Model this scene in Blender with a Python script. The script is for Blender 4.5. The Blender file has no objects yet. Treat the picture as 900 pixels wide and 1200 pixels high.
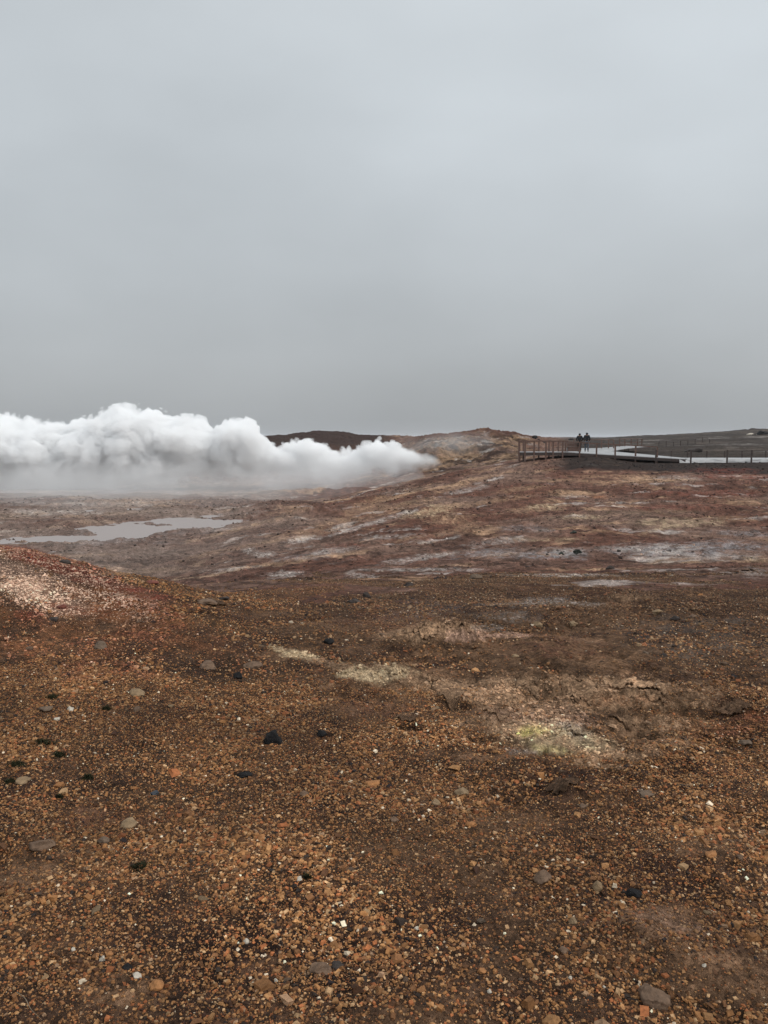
import bpy, bmesh, math, random
import numpy as np
from mathutils import Vector, noise as mnoise

random.seed(11)
rng = np.random.default_rng(11)
scene = bpy.context.scene
COL = scene.collection

# ------------------------------------------------------------------ camera
F = 924.0                      # focal length in pixels of a 900x1200 frame
PITCH = math.atan(87.0 / F)    # looks slightly down; eye level falls on row 513
CP, SP = math.cos(PITCH), math.sin(PITCH)
EYE = 1.65                     # eye stands 1.65 m above the gravel at its feet
cam_d = bpy.data.cameras.new('camera')
cam = bpy.data.objects.new('camera', cam_d)
COL.objects.link(cam)
cam.location = (0, 0, EYE)
cam.rotation_euler = (math.pi / 2 - PITCH, 0, 0)
cam_d.sensor_fit = 'VERTICAL'
cam_d.angle = 2 * math.atan(600.0 / F)
cam_d.clip_start = 0.05
cam_d.clip_end = 20000
scene.camera = cam


def ray(px, py):
    u = (px - 450.0) / F
    v = (600.0 - py) / F
    return u, CP + v * SP, -SP + v * CP


def zrow(py, Y):
    """height above the eye of a point at depth Y seen on row py"""
    u, y, z = ray(450, py)
    return z / y * Y


def xcol(px, py, Y):
    u, y, z = ray(px, py)
    return u / y * Y


def project(x, y, z):
    """z relative to the ground datum (eye at EYE)"""
    zz = z - EYE
    dep = y * CP - zz * SP
    up = y * SP + zz * CP
    dep = np.where(dep < 0.05, 0.05, dep)
    return 450 + F * x / dep, 600 - F * up / dep


# ------------------------------------------------------------------ noise
_pr = np.random.default_rng(5)
PERM = _pr.permutation(4096).astype(np.int32)
GRA = _pr.uniform(0, 2 * math.pi, 4096)
GCX, GSX = np.cos(GRA).astype(np.float32), np.sin(GRA).astype(np.float32)


def gnoise(x, y, seed=0):
    fx0 = np.floor(x); fy0 = np.floor(y)
    ix = fx0.astype(np.int32); iy = fy0.astype(np.int32) + seed * 57
    fx = (x - fx0).astype(np.float32); fy = (y - fy0).astype(np.float32)
    u = fx * fx * fx * (fx * (fx * 6 - 15) + 10)
    v = fy * fy * fy * (fy * (fy * 6 - 15) + 10)
    p0 = PERM[ix & 4095]; p1 = PERM[(ix + 1) & 4095]

    def g(p, dy, dx):
        h = PERM[(p + iy + dy) & 4095]
        return GCX[h] * (fx - dx) + GSX[h] * (fy - dy)
    a = g(p0, 0, 0); b = g(p1, 0, 1); c = g(p0, 1, 0); d = g(p1, 1, 1)
    ab = a + (b - a) * u
    return (ab + (c + (d - c) * u - ab) * v) * 1.5


def fbm(x, y, L, octs=4, seed=0, gain=0.5):
    s = 0; a = 1.0; t = 0
    for i in range(octs):
        s = s + a * gnoise(x / L + 17.3 * i, y / L - 9.1 * i, seed + i * 31)
        t += a; a *= gain; L *= 0.5
    return s / t * 1.5


def ss(a, b, x):
    t = np.clip((x - a) / (b - a), 0, 1)
    return t * t * (3 - 2 * t)


# ------------------------------------------------------------------ terrain
# columns: image column -> list of (depth Y, height above eye)
def r_(py, Y):
    return (Y, zrow(py, Y))


E = -EYE
COLS = [
    (-320, [(0, E), (3, E + .06), (5, E + .2), (7.5, E + .6), (9, E + .62), (12, -1.9), (20, -3.8), (38, -5.3), (60, -5.45), (80, -6.0), (95, -6.8), (112, -7.5), (150, -5.0), (220, -0.6), (350, -.5), (900, -.5)]),
    (0, [(0, E), (3, E + .02), (4.2, E + .06), (5.2, E + .14), (6.4, E + .28), r_(640, 8.3), (9.2, zrow(644, 9.2)), (12, -2.5), (20, -3.9), (38, -5.6), (60, -5.5), (80, -6.05), (95, -6.8), (112, -7.5), (150, -5.2), (220, -0.8), (350, -.6), (900, -.5)]),
    (80, [(0, E), (3, E), (5, E + .08), (6.5, E + .20), r_(654, 8.5), (9.3, zrow(658, 9.3)), (12, -2.5), (20, -3.9), (38, -5.6), (60, -5.5), (80, -6.05), (95, -6.8), (112, -7.5), (150, -5.2), (220, -0.6), (350, -.6), (900, -.5)]),
    (150, [(0, E), (3, E), (5, E + .05), (6.8, -1.46), r_(672, 8.6), (9.6, zrow(678, 9.6)), (14, -2.85), (20, -3.9), (38, -5.55), (60, -5.5), (80, -6.05), (95, -6.8), (112, -7.5), (150, -5.2), (220, -0.5), (350, -.6), (900, -.5)]),
    (230, [(0, E), (3, E), (5, E + .01), (6.8, -1.57), r_(690, 8.6), (9.6, -1.97), r_(687, 12), (15, -2.95), (20, -3.9), r_(662, 31), (38, -5.45), (60, -5.5), (80, -6.05), (95, -6.8), (112, -7.5), (150, -5.2), (220, -.5), (350, -.6), (900, -.5)]),
    (300, [(0, E), (3, E), (5, E - .01), (7, -1.68), (9.5, -1.90), r_(682, 12.5), (15, -2.75), (20, -3.7), r_(662, 28), r_(630, 41), r_(604, 54), (70, -5.9), (85, -6.4), (95, -6.9), (112, -7.3), (150, -5), r_(512, 215), (260, -.4), (350, -.8), (900, -.5)]),
    (380, [(0, E), (3, E), (5, E - .01), (7, -1.70), (9.5, -1.88), r_(681, 13), (15, -2.75), (20, -3.55), r_(655, 28), r_(628, 40), r_(600, 52), (62, -5.35), (75, -6.1), (95, -6.7), (112, -6.9), (150, -4.6), r_(509, 215), (260, -.4), (350, -.8), (900, -.5)]),
    (450, [(0, E), (3, E), (5, E - .02), (7, -1.72), (9.5, -1.92), r_(680, 13.5), r_(670, 20), r_(650, 28), r_(624, 38), r_(598, 52), r_(580, 68), r_(572, 80), (92, -6.3), (112, -6.2), (140, -4.6), (170, -2.4), r_(511, 215), (260, -.4), (350, -.8), (900, -.5)]),
    (495, [(0, E), (3, E), (5, E - .02), (7, -1.72), (9.5, -1.92), r_(679, 13.5), r_(668, 20), r_(648, 28), r_(623, 38), r_(597, 50), r_(573, 66), r_(560, 78), (92, -5.0), r_(556, 108), r_(548, 116), r_(530, 130), r_(518, 148), r_(512, 165), (200, -.6), (350, -.8), (900, -.5)]),
    (545, [(0, E), (3, E), (5, E - .02), (7, -1.72), (9.5, -1.93), r_(679, 13.5), r_(667, 20), r_(647, 28), r_(622, 38), r_(596, 50), r_(571, 64), r_(551, 77), (90, -4.1), (105, -4.3), r_(544, 116), r_(526, 128), r_(513, 142), r_(508, 152), (170, 0.4), (200, -.2), (350, -.8), (900, -.5)]),
    (600, [(0, E), (3, E), (5, E - .02), (7, -1.73), (9.5, -1.94), r_(678, 13.5), r_(666, 20), r_(646, 28), r_(621, 38), r_(595, 50), r_(571, 62), r_(547, 73), r_(542.5, 77), (88, -2.9), (102, -3.0), r_(534, 115), r_(521, 130), r_(511, 148), (165, .3), (200, -.2), (350, -.8), (900, -.5)]),
    (650, [(0, E), (3, E), (5, E - .02), (7, -1.73), (9.5, -1.95), r_(678, 13.5), r_(666, 20), r_(645, 28), r_(620, 38), r_(594, 50), r_(570, 62), r_(547, 72), r_(535.5, 77), (88, -2.15), (102, -2.3), (130, -2.2), (160, -1.3), (200, -.5), (350, -.6), (900, -.5)]),
    (690, [(0, E), (3, E), (5, E - .02), (7, -1.73), (9.5, -1.95), r_(678, 13.5), r_(666, 20), r_(645, 28), r_(620, 38), r_(594, 50), r_(570, 61), r_(549, 70), r_(533.5, 76.5), (84, -1.8), (100, -1.95), (130, -1.95), (160, -1.5), (200, -.9), (300, -.5), (900, -.5)]),
    (750, [(0, E), (3, E), (5, E - .02), (7, -1.72), (9.5, -1.95), r_(678, 13.5), r_(665, 20), r_(644, 28), r_(619, 38), r_(593, 50), r_(568, 61), r_(550, 70), r_(543, 75), (85, -2.3), (110, -2.2), (150, -1.8), (200, -1.2), (280, -.4), r_(510.5, 350), (600, .3), (900, -.5)]),
    (900, [(0, E), (3, E - .01), (5, E - .03), (7, -1.72), (9.5, -1.93), r_(677, 13.5), r_(664, 20), r_(643, 28), r_(618, 38), r_(591, 50), r_(565, 61), r_(548, 70), r_(542, 75), (85, -2.3), (110, -2.1), (150, -1.6), (200, -.7), (280, 1.6), r_(503, 350), (600, 1.5), (900, -.5)]),
    (1250, [(0, E), (3, E - .02), (5, E - .05), (7, -1.74), (9.5, -1.95), r_(677, 13.5), r_(664, 20), r_(643, 28), r_(617, 38), r_(589, 50), r_(562, 61), r_(546, 70), r_(541, 75), (85, -2.2), (110, -2.0), (150, -1.4), (200, .3), (280, 4), (350, 7.5), (600, 3), (900, -.5)]),
]


def pchip(xs, ys, xq):
    xs = np.array(xs, float); ys = np.array(ys, float)
    h = np.diff(xs); dl = np.diff(ys) / h
    m = np.zeros(len(xs))
    m[0], m[-1] = dl[0], dl[-1]
    for i in range(1, len(xs) - 1):
        if dl[i - 1] * dl[i] > 0:
            w1 = 2 * h[i] + h[i - 1]; w2 = h[i] + 2 * h[i - 1]
            m[i] = (w1 + w2) / (w1 / dl[i - 1] + w2 / dl[i])
    k = np.clip(np.searchsorted(xs, xq) - 1, 0, len(xs) - 2)
    t = np.clip((xq - xs[k]) / h[k], 0, 1)
    return ((2 * t**3 - 3 * t**2 + 1) * ys[k] + (t**3 - 2 * t**2 + t) * h[k] * m[k]
            + (-2 * t**3 + 3 * t**2) * ys[k + 1] + (t**3 - t**2) * h[k] * m[k + 1])


# resample onto a table (column angle x log depth)
NL = 700
LQ = np.linspace(math.log(0.3), math.log(900), NL)
CS = np.array([(c - 450) / F for c, _ in COLS])
TAB = []
for c, pts in COLS:
    ys = np.array([max(p[0], 0.25) for p in pts]); zs = [p[1] for p in pts]
    TAB.append(pchip(np.log(ys), zs, LQ))
TAB = np.array(TAB)
SQ = np.linspace(CS[0], CS[-1], 260)
# cosine blend between columns, then a light smoothing across columns
k = np.clip(np.searchsorted(CS, SQ) - 1, 0, len(CS) - 2)
t = (SQ - CS[k]) / (CS[k + 1] - CS[k])
t = (t + t * t * (3 - 2 * t)) / 2
T2 = TAB[k] * (1 - t)[:, None] + TAB[k + 1] * t[:, None]
ker = np.exp(-np.linspace(-2, 2, 13)**2); ker /= ker.sum()
pad = np.pad(T2, ((6, 6), (0, 0)), 'edge')
T2 = sum(ker[i] * pad[i:i + T2.shape[0]] for i in range(13))

MEANROW = T2.mean(0)

# local relief: (px, py, half width m, half depth m, height m, kind)   kind: m = mound, p = pit, c = crusty mound
LOCAL = []


def base_h(x, y):
    R = np.hypot(x, y)
    az = np.arctan2(x, y)
    azc = np.clip(az, math.atan(SQ[0]), math.atan(SQ[-1]))
    s = np.tan(azc)
    Yd = R * np.cos(azc)
    fi = (s - SQ[0]) / (SQ[1] - SQ[0])
    fj = (np.log(np.clip(Yd, 0.3, 900)) - LQ[0]) / (LQ[1] - LQ[0])
    i = np.clip(fi.astype(int), 0, len(SQ) - 2); j = np.clip(fj.astype(int), 0, NL - 2)
    u = np.clip(fi - i, 0, 1); v = np.clip(fj - j, 0, 1)
    z = (T2[i, j] * (1 - u) * (1 - v) + T2[i + 1, j] * u * (1 - v) + T2[i, j + 1] * (1 - u) * v + T2[i + 1, j + 1] * u * v)
    # beyond the sides turn gradually to the mean profile
    zm = MEANROW[np.clip(j, 0, NL - 1)]
    w = ss(math.radians(60), math.radians(150), np.abs(az))
    return z * (1 - w) + zm * w + EYE


def mid_mask(R):
    return ss(12.5, 19, R)


def H(x, y):
    x = np.asarray(x, float); y = np.asarray(y, float)
    R = np.hypot(x, y)
    z = base_h(x, y)
    # relief: octaves fade in with distance so that each place has its own roughness
    rough0 = 1.
    mid = mid_mask(R)
    hill = ss(95, 125, R)
    px = 450 + F * x / np.maximum(y, .3)
    leftv = ss(430, 300, px) * ss(30, 40, R)
    flatpath = ss(66, 72, R) * ss(100, 84, R) * ss(640, 700, px)
    rough = (1 - .85 * flatpath)
    z = z + 0.046 * fbm(x, y, 1.3, 5, 5, .48) * (1 - .4 * mid)
    z = z - 0.014 * (np.abs(fbm(x, y, .28, 4, 9, .6)) - .3) * ss(45, 15, R)
    z = z + mid * rough0 * (.09 * fbm(x, y, .9, 4, 25, .65) - .07 * np.abs(fbm(x, y, 1.3, 4, 27, .6))) * ss(90, 60, R)
    z = z + mid * rough * (0.26 * fbm(x, y, 6.0, 5, 21, .55) - .16 * (np.abs(fbm(x, y, 2.2, 4, 23, .6)) - .3)) * ss(15, 34, R)
    z = z + leftv * (.10 + 0.16 * fbm(x, y, 6, 4, 61)) * ss(190, 90, R) + leftv * .40 * ss(56, 68, R) * ss(100, 85, R) * fbm(x, y, 7, 5, 63, .55)
    z = z + hill * rough * (1.0 * fbm(x, y, 17, 5, 33) - .55 * np.abs(fbm(x, y, 6.0, 4, 37))) * ss(640, 720, px) * .35
    z = z + hill * rough * (.8 * fbm(x, y, 14, 7, 33, .6) - 1.0 * np.abs(fbm(x, y, 4.0, 5, 37, .68)) + .3) * ss(690, 630, px) * ss(420, 480, px)
    z = z + hill * ss(520, 420, px) * (.55 * fbm(x, y, 14, 6, 43, .6)) * ss(420, 180, R)
    z = z + ss(500, 1400, R) * (3.0 * fbm(x, y, 420, 4, 51) + .3)
    for (lx, ly, sx, sy, hh, kd) in LOCAL:
        dx = (x - lx) / sx; dy = (y - ly) / sy
        m = (np.abs(dx) < 3) & (np.abs(dy) < 3)
        if not np.any(m):
            continue
        g = np.zeros_like(z)
        xm, ym = x[m], y[m]
        d = dx[m]**2 + dy[m]**2
        n = fbm(xm, ym, sx * .8, 4, 71)
        if kd == 'm':
            gg = np.exp(-d) * (1 + .35 * n)
        elif kd == 'p':
            gg = -ss(1.5, .55, np.sqrt(d) + .35 * n)
        elif kd == 'r':                      # rough, broken crust
            gg = ss(1.6, .7, np.sqrt(d) + .5 * n) * (.15 + .75 * fbm(xm, ym, .34, 5, 91, .55) - .45 * np.abs(fbm(xm, ym, .2, 3, 93, .5)))
        elif kd == 'b':                      # basin with ragged shores
            gg = -ss(1.35, .75, np.sqrt(d) + .55 * fbm(xm, ym, 3.2, 5, 95, .6))
        elif kd == 's':                      # a broken step: high beyond, low on the near side
            e = ym - ly + .5 * sy * fbm(xm, ym, sx * .7, 4, 77)
            gg = ss(-.06 * sx, .05 * sx, e) * np.exp(-np.abs(np.maximum(e, 0)) / sy) * ss(1.2, .7, np.abs(dx[m]))
        else:
            gg = np.exp(-d * d * .6) * (.75 - .6 * np.abs(fbm(xm, ym, sx * .55, 5, 75)) + .5 * n)
        g[m] = gg * hh
        z = z + g
    return z


def hit(px, py, Y0=1.2, Y1=900.):
    """first point of the ground along a view ray"""
    u, yy, zz = ray(px, py)
    Y = np.exp(np.linspace(math.log(Y0), math.log(Y1), 2600))
    X = u / yy * Y
    Z = zz / yy * Y + EYE
    below = np.nonzero(H(X, Y) > Z)[0]
    i = below[0] if len(below) else len(Y) - 1
    return float(X[i]), float(Y[i])


def local(px, py, wpx, depth_ratio, h, kd, Y0=1.2):
    x, y = hit(px, py, Y0)
    s = wpx * y / F
    return (x, y, s, s * depth_ratio, h, kd)


LL = [
    # crusty patches of the near field
    (490, 750, 28, 1.4, .11, 'c'), (538, 747, 32, 1.4, .13, 'c'), (515, 746, 60, 1.2, .065, 'r'),
    (437, 792, 36, 1.2, .065, 'c'), (490, 799, 34, 1.2, .06, 'c'), (465, 792, 80, 1.4, .05, 'r'), (610, 795, 50, .8, .04, 'c'),
    (640, 862, 40, 1.2, .045, 'c'), (700, 872, 40, .9, .055, 'c'), (740, 880, 30, .9, .04, 'c'),
    (660, 860, 110, 1.6, .055, 'r'), (730, 815, 130, 1.3, .065, 'r'), (860, 850, 80, 1.6, .05, 'r'), (620, 735, 90, 1.6, .05, 'r'), (740, 710, 110, 1.6, .06, 'r'),
    (760, 1080, 120, 1.0, .028, 'r'), (840, 980, 100, 1.2, .03, 'r'), (850, 1150, 90, .9, .03, 'r'), (560, 1020, 90, 1., .022, 'r'), (60, 990, 90, 1.2, .025, 'r'),
    (600, 900, 90, 1.2, .03, 'r'), (240, 720, 40, 1.0, .06, 'r'), (300, 790, 90, 1.2, .03, 'r'),
    (690, 800, 50, .8, .045, 'm'), (780, 820, 60, .9, .03, 'm'),
    (758, 816, 42, .5, .035, 's'), (681, 826, 32, .5, .025, 's'), (640, 812, 30, .5, .04, 's'), (775, 832, 22, .4, .025, 's'),
    (741, 862, 24, .8, .07, 'p'), (532, 829, 20, .7, .06, 'p'), (479, 852, 16, .6, .05, 'p'), (565, 866, 16, .6, .035, 'p'),
    (585, 845, 22, .6, .04, 'p'), (285, 909, 12, .6, .025, 's'), (380, 862, 12, .7, .025, 's'), (685, 932, 34, .4, .025, 's'),
    (20, 975, 60, .8, .03, 'm'), (0, 1010, 40, .6, -.05, 'm'), (745, 1100, 60, .8, .04, 'm'), (850, 1150, 70, .8, .045, 'm'),
    (885, 845, 40, .8, .04, 'm'), (850, 1010, 60, .6, .03, 'm'), (540, 1020, 60, .6, .025, 'm'),
    (240, 840, 60, .7, .03, 'm'), (640, 720, 60, .8, .05, 'm'), (730, 700, 60, .8, .06, 'c'), (885, 660, 40, .7, .10, 'c'),
    # humps of the eroded middle ground
    (640, 612, 34, .9, .30, 'c'), (700, 612, 30, .8, .25, 'c'), (780, 612, 36, .6, .22, 'c'), (560, 622, 40, .6, .25, 'm'),
    (505, 600, 30, .6, .28, 'c'), (370, 602, 30, .7, .5, 'c'), (335, 612, 26, .6, .3, 'm'), (430, 585, 34, .6, .35, 'c'),
    (540, 610, 20, .7, .25, 'c'), (600, 585, 40, .5, .25, 'm'), (660, 575, 40, .5, .25, 'm'), (840, 600, 50, .4, .3, 'm'),
]
for a in LL:
    LOCAL.append(local(*a))
for (px, Y, sx, sy) in [(95, 43.5, 3.6, 2.2), (165, 48, 4.2, 2.8), (240, 53, 4.2, 2.8), (295, 57, 3.2, 1.8)]:
    LOCAL.append(((px - 450) / F * Y, Y, sx, sy, .30, 'b'))
# reddish knoll on top of the eroded hill, and dark rocky lumps near the vent
for (px, Y, sx, sy, hh, kd) in [(560, 150, 4.0, 4, .45, 'c'), (574, 150, 5.5, 4, .55, 'c'), (590, 151, 5, 5, .35, 'c'), (512, 128, 4, 4, 1.0, 'c'), (500, 124, 3, 3, .8, 'c'),
                                (538, 133, 5, 4, .8, 'c'), (560, 125, 4, 3, .7, 'c'), (360, 213, 5, 8, .5, 'm'), (392, 213, 7, 8, .55, 'm'), (375, 212, 12, 8, .4, 'c'),
                                (425, 105, 5, 4, .8, 'c'), (395, 92, 5, 4, .6, 'c'), (345, 88, 6, 4, .55, 'c'), (452, 113, 4, 4, .5, 'c'),
                                (872, 345, 5, 6, .7, 'c'), (890, 348, 6, 6, 1.3, 'c'), (655, 170, 7, 7, .5, 'c')]:
    LOCAL.append(((px - 450) / F * Y, Y, sx, sy, hh, kd))

# ---- colour of the ground -------------------------------------------------
C = dict(
    RB=(.125, .052, .034), DB=(.045, .024, .017), PG=(.165, .100, .074), TN=(.38, .235, .140), PW=(.50, .45, .41),
    BG=(.26, .24, .24), YL=(.40, .33, .11), PY=(.52, .385, .235), OR=(.28, .105, .040), RD=(.18, .042, .026),
    BK=(.018, .014, .012), GR=(.12, .11, .10), PK=(.44, .27, .19), SO=(.175, .098, .055), OL=(.12, .10, .045))
C = {k_: np.array(v_) for k_, v_ in C.items()}

# painted mineral patches: px, py, half w, half h (photo px), colour, strength, slope
PATCH = [
    (485, 742, 40, 11, 'TN', 1, -.1), (525, 738, 42, 12, 'TN', 1, 0), (545, 744, 28, 8, 'PK', .8, 0), (500, 752, 8, 4, 'BK', .4, 0),
    (430, 790, 36, 10, 'PY', .9, .1), (462, 788, 26, 9, 'PY', 1, 0), (486, 798, 34, 9, 'TN', 1, .1), (345, 766, 34, 6, 'PY', 1, .25), (385, 778, 30, 5, 'TN', .6, .2), (515, 800, 30, 6, 'TN', .5, 0),
    (650, 864, 66, 20, 'PY', .9, .12), (600, 850, 40, 14, 'TN', .7, .1), (625, 855, 22, 8, 'YL', .5, .1), (615, 860, 10, 6, 'YL', .7, 0), (700, 878, 54, 12, 'TN', .9, .2), (690, 872, 30, 8, 'PY', .7, .2), (645, 878, 26, 6, 'YL', .35, .1),
    (730, 885, 30, 6, 'TN', .6, .1), (560, 845, 40, 8, 'TN', .35, 0), (680, 860, 18, 8, 'PW', .45, 0),
    (680, 812, 150, 24, 'TN', .85, 0), (770, 850, 90, 16, 'TN', .5, 0), (560, 815, 90, 12, 'TN', .5, .1), (640, 840, 90, 14, 'PK', .35, 0), (720, 822, 70, 9, 'OR', .35, 0), (760, 870, 70, 14, 'TN', .3, 0), (850, 855, 60, 12, 'OR', .3, 0), (620, 800, 60, 8, 'TN', .55, 0), (580, 735, 30, 5, 'PW', .55, 0), (600, 745, 30, 4, 'PK', .7, 0), (648, 760, 70, 16, 'RB', .6, 0),
    (600, 722, 50, 8, 'PW', .4, 0), (640, 705, 40, 5, 'PW', .4, 0), (740, 700, 40, 6, 'TN', .4, 0), (500, 715, 60, 14, 'BG', .4, 0), (830, 750, 120, 40, 'GR', .35, 0),
    (640, 703, 34, 4, 'PW', .5, 0), (690, 708, 20, 3, 'PW', .6, 0),
    (640, 800, 60, 7, 'TN', .7, 0), (740, 806, 60, 8, 'TN', .6, 0), (800, 825, 50, 6, 'TN', .5, 0), (650, 835, 60, 6, 'TN', .45, 0), (600, 830, 60, 6, 'TN', .4, 0), (700, 895, 40, 6, 'TN', .6, .15), (610, 880, 24, 6, 'PW', .5, 0), (660, 850, 26, 5, 'PW', .45, .1),
    (885, 840, 40, 8, 'OR', .5, 0), (560, 800, 60, 4, 'TN', .5, 0), (610, 708, 60, 4, 'PW', .4, 0), (480, 668, 80, 3, 'PW', .5, 0),
    # middle ground
    (640, 650, 56, 7, 'BG', .85, 0), (665, 646, 26, 5, 'PW', .5, 0), (795, 645, 80, 9, 'BG', .8, 0), (760, 643, 60, 7, 'PW', .55, 0), (860, 640, 50, 7, 'BG', .7, .05),
    (830, 652, 80, 6, 'PW', .45, 0), (570, 648, 50, 5, 'BG', .6, -.1), (520, 650, 40, 3, 'PW', .6, -.2), (585, 635, 40, 5, 'PW', .4, -.1), (480, 655, 40, 4, 'PW', .5, -.15),
    (660, 674, 90, 2.5, 'PW', .55, 0), (360, 652, 45, 5, 'BG', .5, -.1), (390, 645, 40, 4, 'PW', .4, -.1), (335, 673, 25, 4, 'PW', .7, -.05), (420, 674, 20, 3, 'PW', .6, 0),
    (355, 632, 24, 5, 'PW', .7, -.1), (400, 620, 20, 4, 'PW', .5, -.05), (310, 650, 14, 5, 'PW', .7, 0), (450, 630, 50, 3, 'PW', .5, -.1), (400, 640, 34, 4, 'RD', .3, 0),
    (500, 600, 30, 7, 'PY', .7, -.2), (525, 607, 30, 8, 'TN', .7, -.1), (440, 612, 60, 3, 'PW', .6, -.3), (545, 615, 20, 8, 'TN', .5, 0), (585, 620, 40, 4, 'PG', .7, 0),
    (600, 640, 40, 5, 'PG', .6, 0), (430, 592, 30, 8, 'TN', .4, -.3), (535, 570, 35, 4, 'TN', .6, -.25), (545, 575, 30, 3, 'PW', .5, -.2), (480, 578, 40, 3, 'TN', .5, -.3),
    (660, 563, 60, 2, 'TN', .6, 0), (620, 572, 40, 3, 'TN', .5, -.1), (720, 558, 50, 2.5, 'TN', .5, 0), (770, 563, 40, 4, 'TN', .6, -.05), (705, 566, 30, 3, 'TN', .5, 0),
    (800, 560, 30, 3, 'PW', .3, 0), (870, 558, 60, 3, 'RD', .6, 0), (850, 552, 60, 4, 'RD', .5, 0), (700, 582, 26, 2.5, 'OR', .7, 0), (670, 582, 20, 2, 'PW', .5, 0),
    (640, 594, 28, 4, 'PY', .7, 0), (610, 598, 20, 4, 'TN', .6, 0), (870, 588, 50, 5, 'TN', .45, 0), (760, 600, 60, 4, 'OL', .3, 0), (680, 606, 30, 4, 'PY', .5, 0),
    (700, 612, 30, 3, 'BK', .4, 0), (780, 618, 40, 3, 'PY', .6, -.2), (800, 612, 60, 6, 'PY', .45, 0), (850, 608, 40, 5, 'TN', .4, 0), (870, 625, 50, 4, 'BG', .5, 0),
    (780, 595, 90, 5, 'RD', .35, 0), (830, 578, 80, 5, 'RD', .35, 0), (620, 620, 40, 5, 'BG', .4, 0), (650, 632, 60, 3, 'PY', .4, 0), (885, 672, 20, 7, 'PW', .45, 0),
    (885, 655, 16, 4, 'PY', .5, 0), (600, 690, 300, 10, 'RB', .3, 0),
    # valley on the left
    (160, 625, 110, 16, 'BG', .35, -.1), (440, 600, 90, 7, 'TN', .5, -.25), (360, 625, 80, 6, 'TN', .45, -.2), (520, 625, 80, 5, 'TN', .4, -.15), (560, 590, 80, 4, 'TN', .45, -.15), (100, 590, 100, 4, 'PW', .35, 0), (180, 588, 60, 5, 'TN', .5, 0), (60, 600, 60, 4, 'PW', .35, 0), (30, 635, 40, 4, 'TN', .35, 0), (40, 610, 40, 5, 'RB', .5, 0),
    (240, 650, 60, 4, 'TN', .45, -.2), (290, 645, 10, 4, 'PW', .6, 0), (280, 620, 60, 3, 'TN', .6, -.25), (160, 670, 60, 4, 'TN', .4, -.05), (265, 668, 40, 3, 'PW', .4, -.1),
    (300, 605, 30, 8, 'RB', .6, -.3), (340, 598, 26, 5, 'TN', .5, -.2), (240, 575, 60, 5, 'TN', .4, 0), (250, 633, 30, 3, 'RB', .4, 0),
    # mound on the left: pale chips above a red band
    (50, 690, 90, 26, 'PK', .55, .25), (120, 705, 90, 18, 'OR', .6, .25), (50, 655, 90, 11, 'RD', 1, .27), (150, 690, 70, 9, 'RD', .8, .25), (110, 680, 60, 9, 'RD', .6, .3), (35, 722, 30, 8, 'RD', .7, .1), (90, 715, 40, 7, 'RD', .55, .1),
    (150, 700, 60, 12, 'OR', .5, .2), (20, 760, 60, 14, 'OR', .4, 0),
    (80, 745, 130, 45, 'OR', .36, .2), (200, 740, 110, 26, 'OR', .34, .35), (330, 705, 90, 14, 'DB', .5, .1),
    # bare soil
    (770, 1080, 60, 18, 'PK', .22, .3), (850, 1140, 70, 30, 'SO', .7, .3), (830, 990, 60, 14, 'SO', .6, 0), (560, 1015, 50, 10, 'SO', .4, 0), (130, 960, 60, 16, 'RB', .5, 0),
    (150, 1160, 60, 18, 'SO', .6, 0), (30, 1020, 40, 14, 'SO', .7, -.3), (310, 1135, 30, 12, 'RB', .5, 0), (590, 965, 40, 8, 'SO', .5, 0), (590, 905, 40, 7, 'SO', .4, 0),
    (360, 690, 60, 12, 'RB', .5, 0), (450, 725, 60, 16, 'RB', .5, 0), (440, 830, 60, 12, 'RB', .45, 0), (360, 720, 40, 8, 'DB', .4, 0),
]
BARE = [(850, 1140, 90, 34, .75), (770, 1080, 70, 20, .6), (830, 990, 80, 18, .6), (130, 960, 70, 18, .5), (150, 1160, 70, 22, .6), (30, 1020, 50, 18, .7), (310, 1135, 40, 16, .5),
        (560, 1015, 50, 10, .4), (650, 765, 150, 28, .95), (700, 730, 120, 20, .5), (440, 740, 90, 24, .5), (440, 830, 80, 16, .5), (640, 850, 150, 50, .55), (470, 793, 100, 18, .85), (515, 744, 75, 16, .95), (345, 766, 40, 8, .8),
        (650, 865, 70, 18, .8), (690, 815, 110, 20, .4), (590, 965, 50, 12, .5), (360, 690, 70, 12, .4), (780, 760, 150, 18, .3), (700, 940, 60, 10, .3)]


def near_far(x, y, R):
    return ss(-1.3, 1.6, R - 15.2 + 13.0 * fbm(x, y * .55, 3.6, 5, 121, .62) + 2.5 * fbm(x, y, .7, 3, 127))


def bareness(px, py, x, y):
    k_ = np.zeros(len(x))
    near = (np.hypot(x, y) < 16) & (y > 1)
    n = fbm(x[near], y[near], .35, 4, 207, .6)
    P_, Q_ = px[near], py[near]
    kk = np.zeros(len(n))
    for (cx, cy, hw, hh, st) in BARE:
        d = np.sqrt(((P_ - cx) / hw)**2 + ((Q_ - cy) / hh)**2) + .9 * n
        kk = np.maximum(kk, st * ss(1.1, .5, d))
    kk = np.maximum(kk, .5 * ss(.26, .46, fbm(x[near], y[near], 1.5, 5, 209, .6)))
    k_[near] = kk
    return k_


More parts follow.
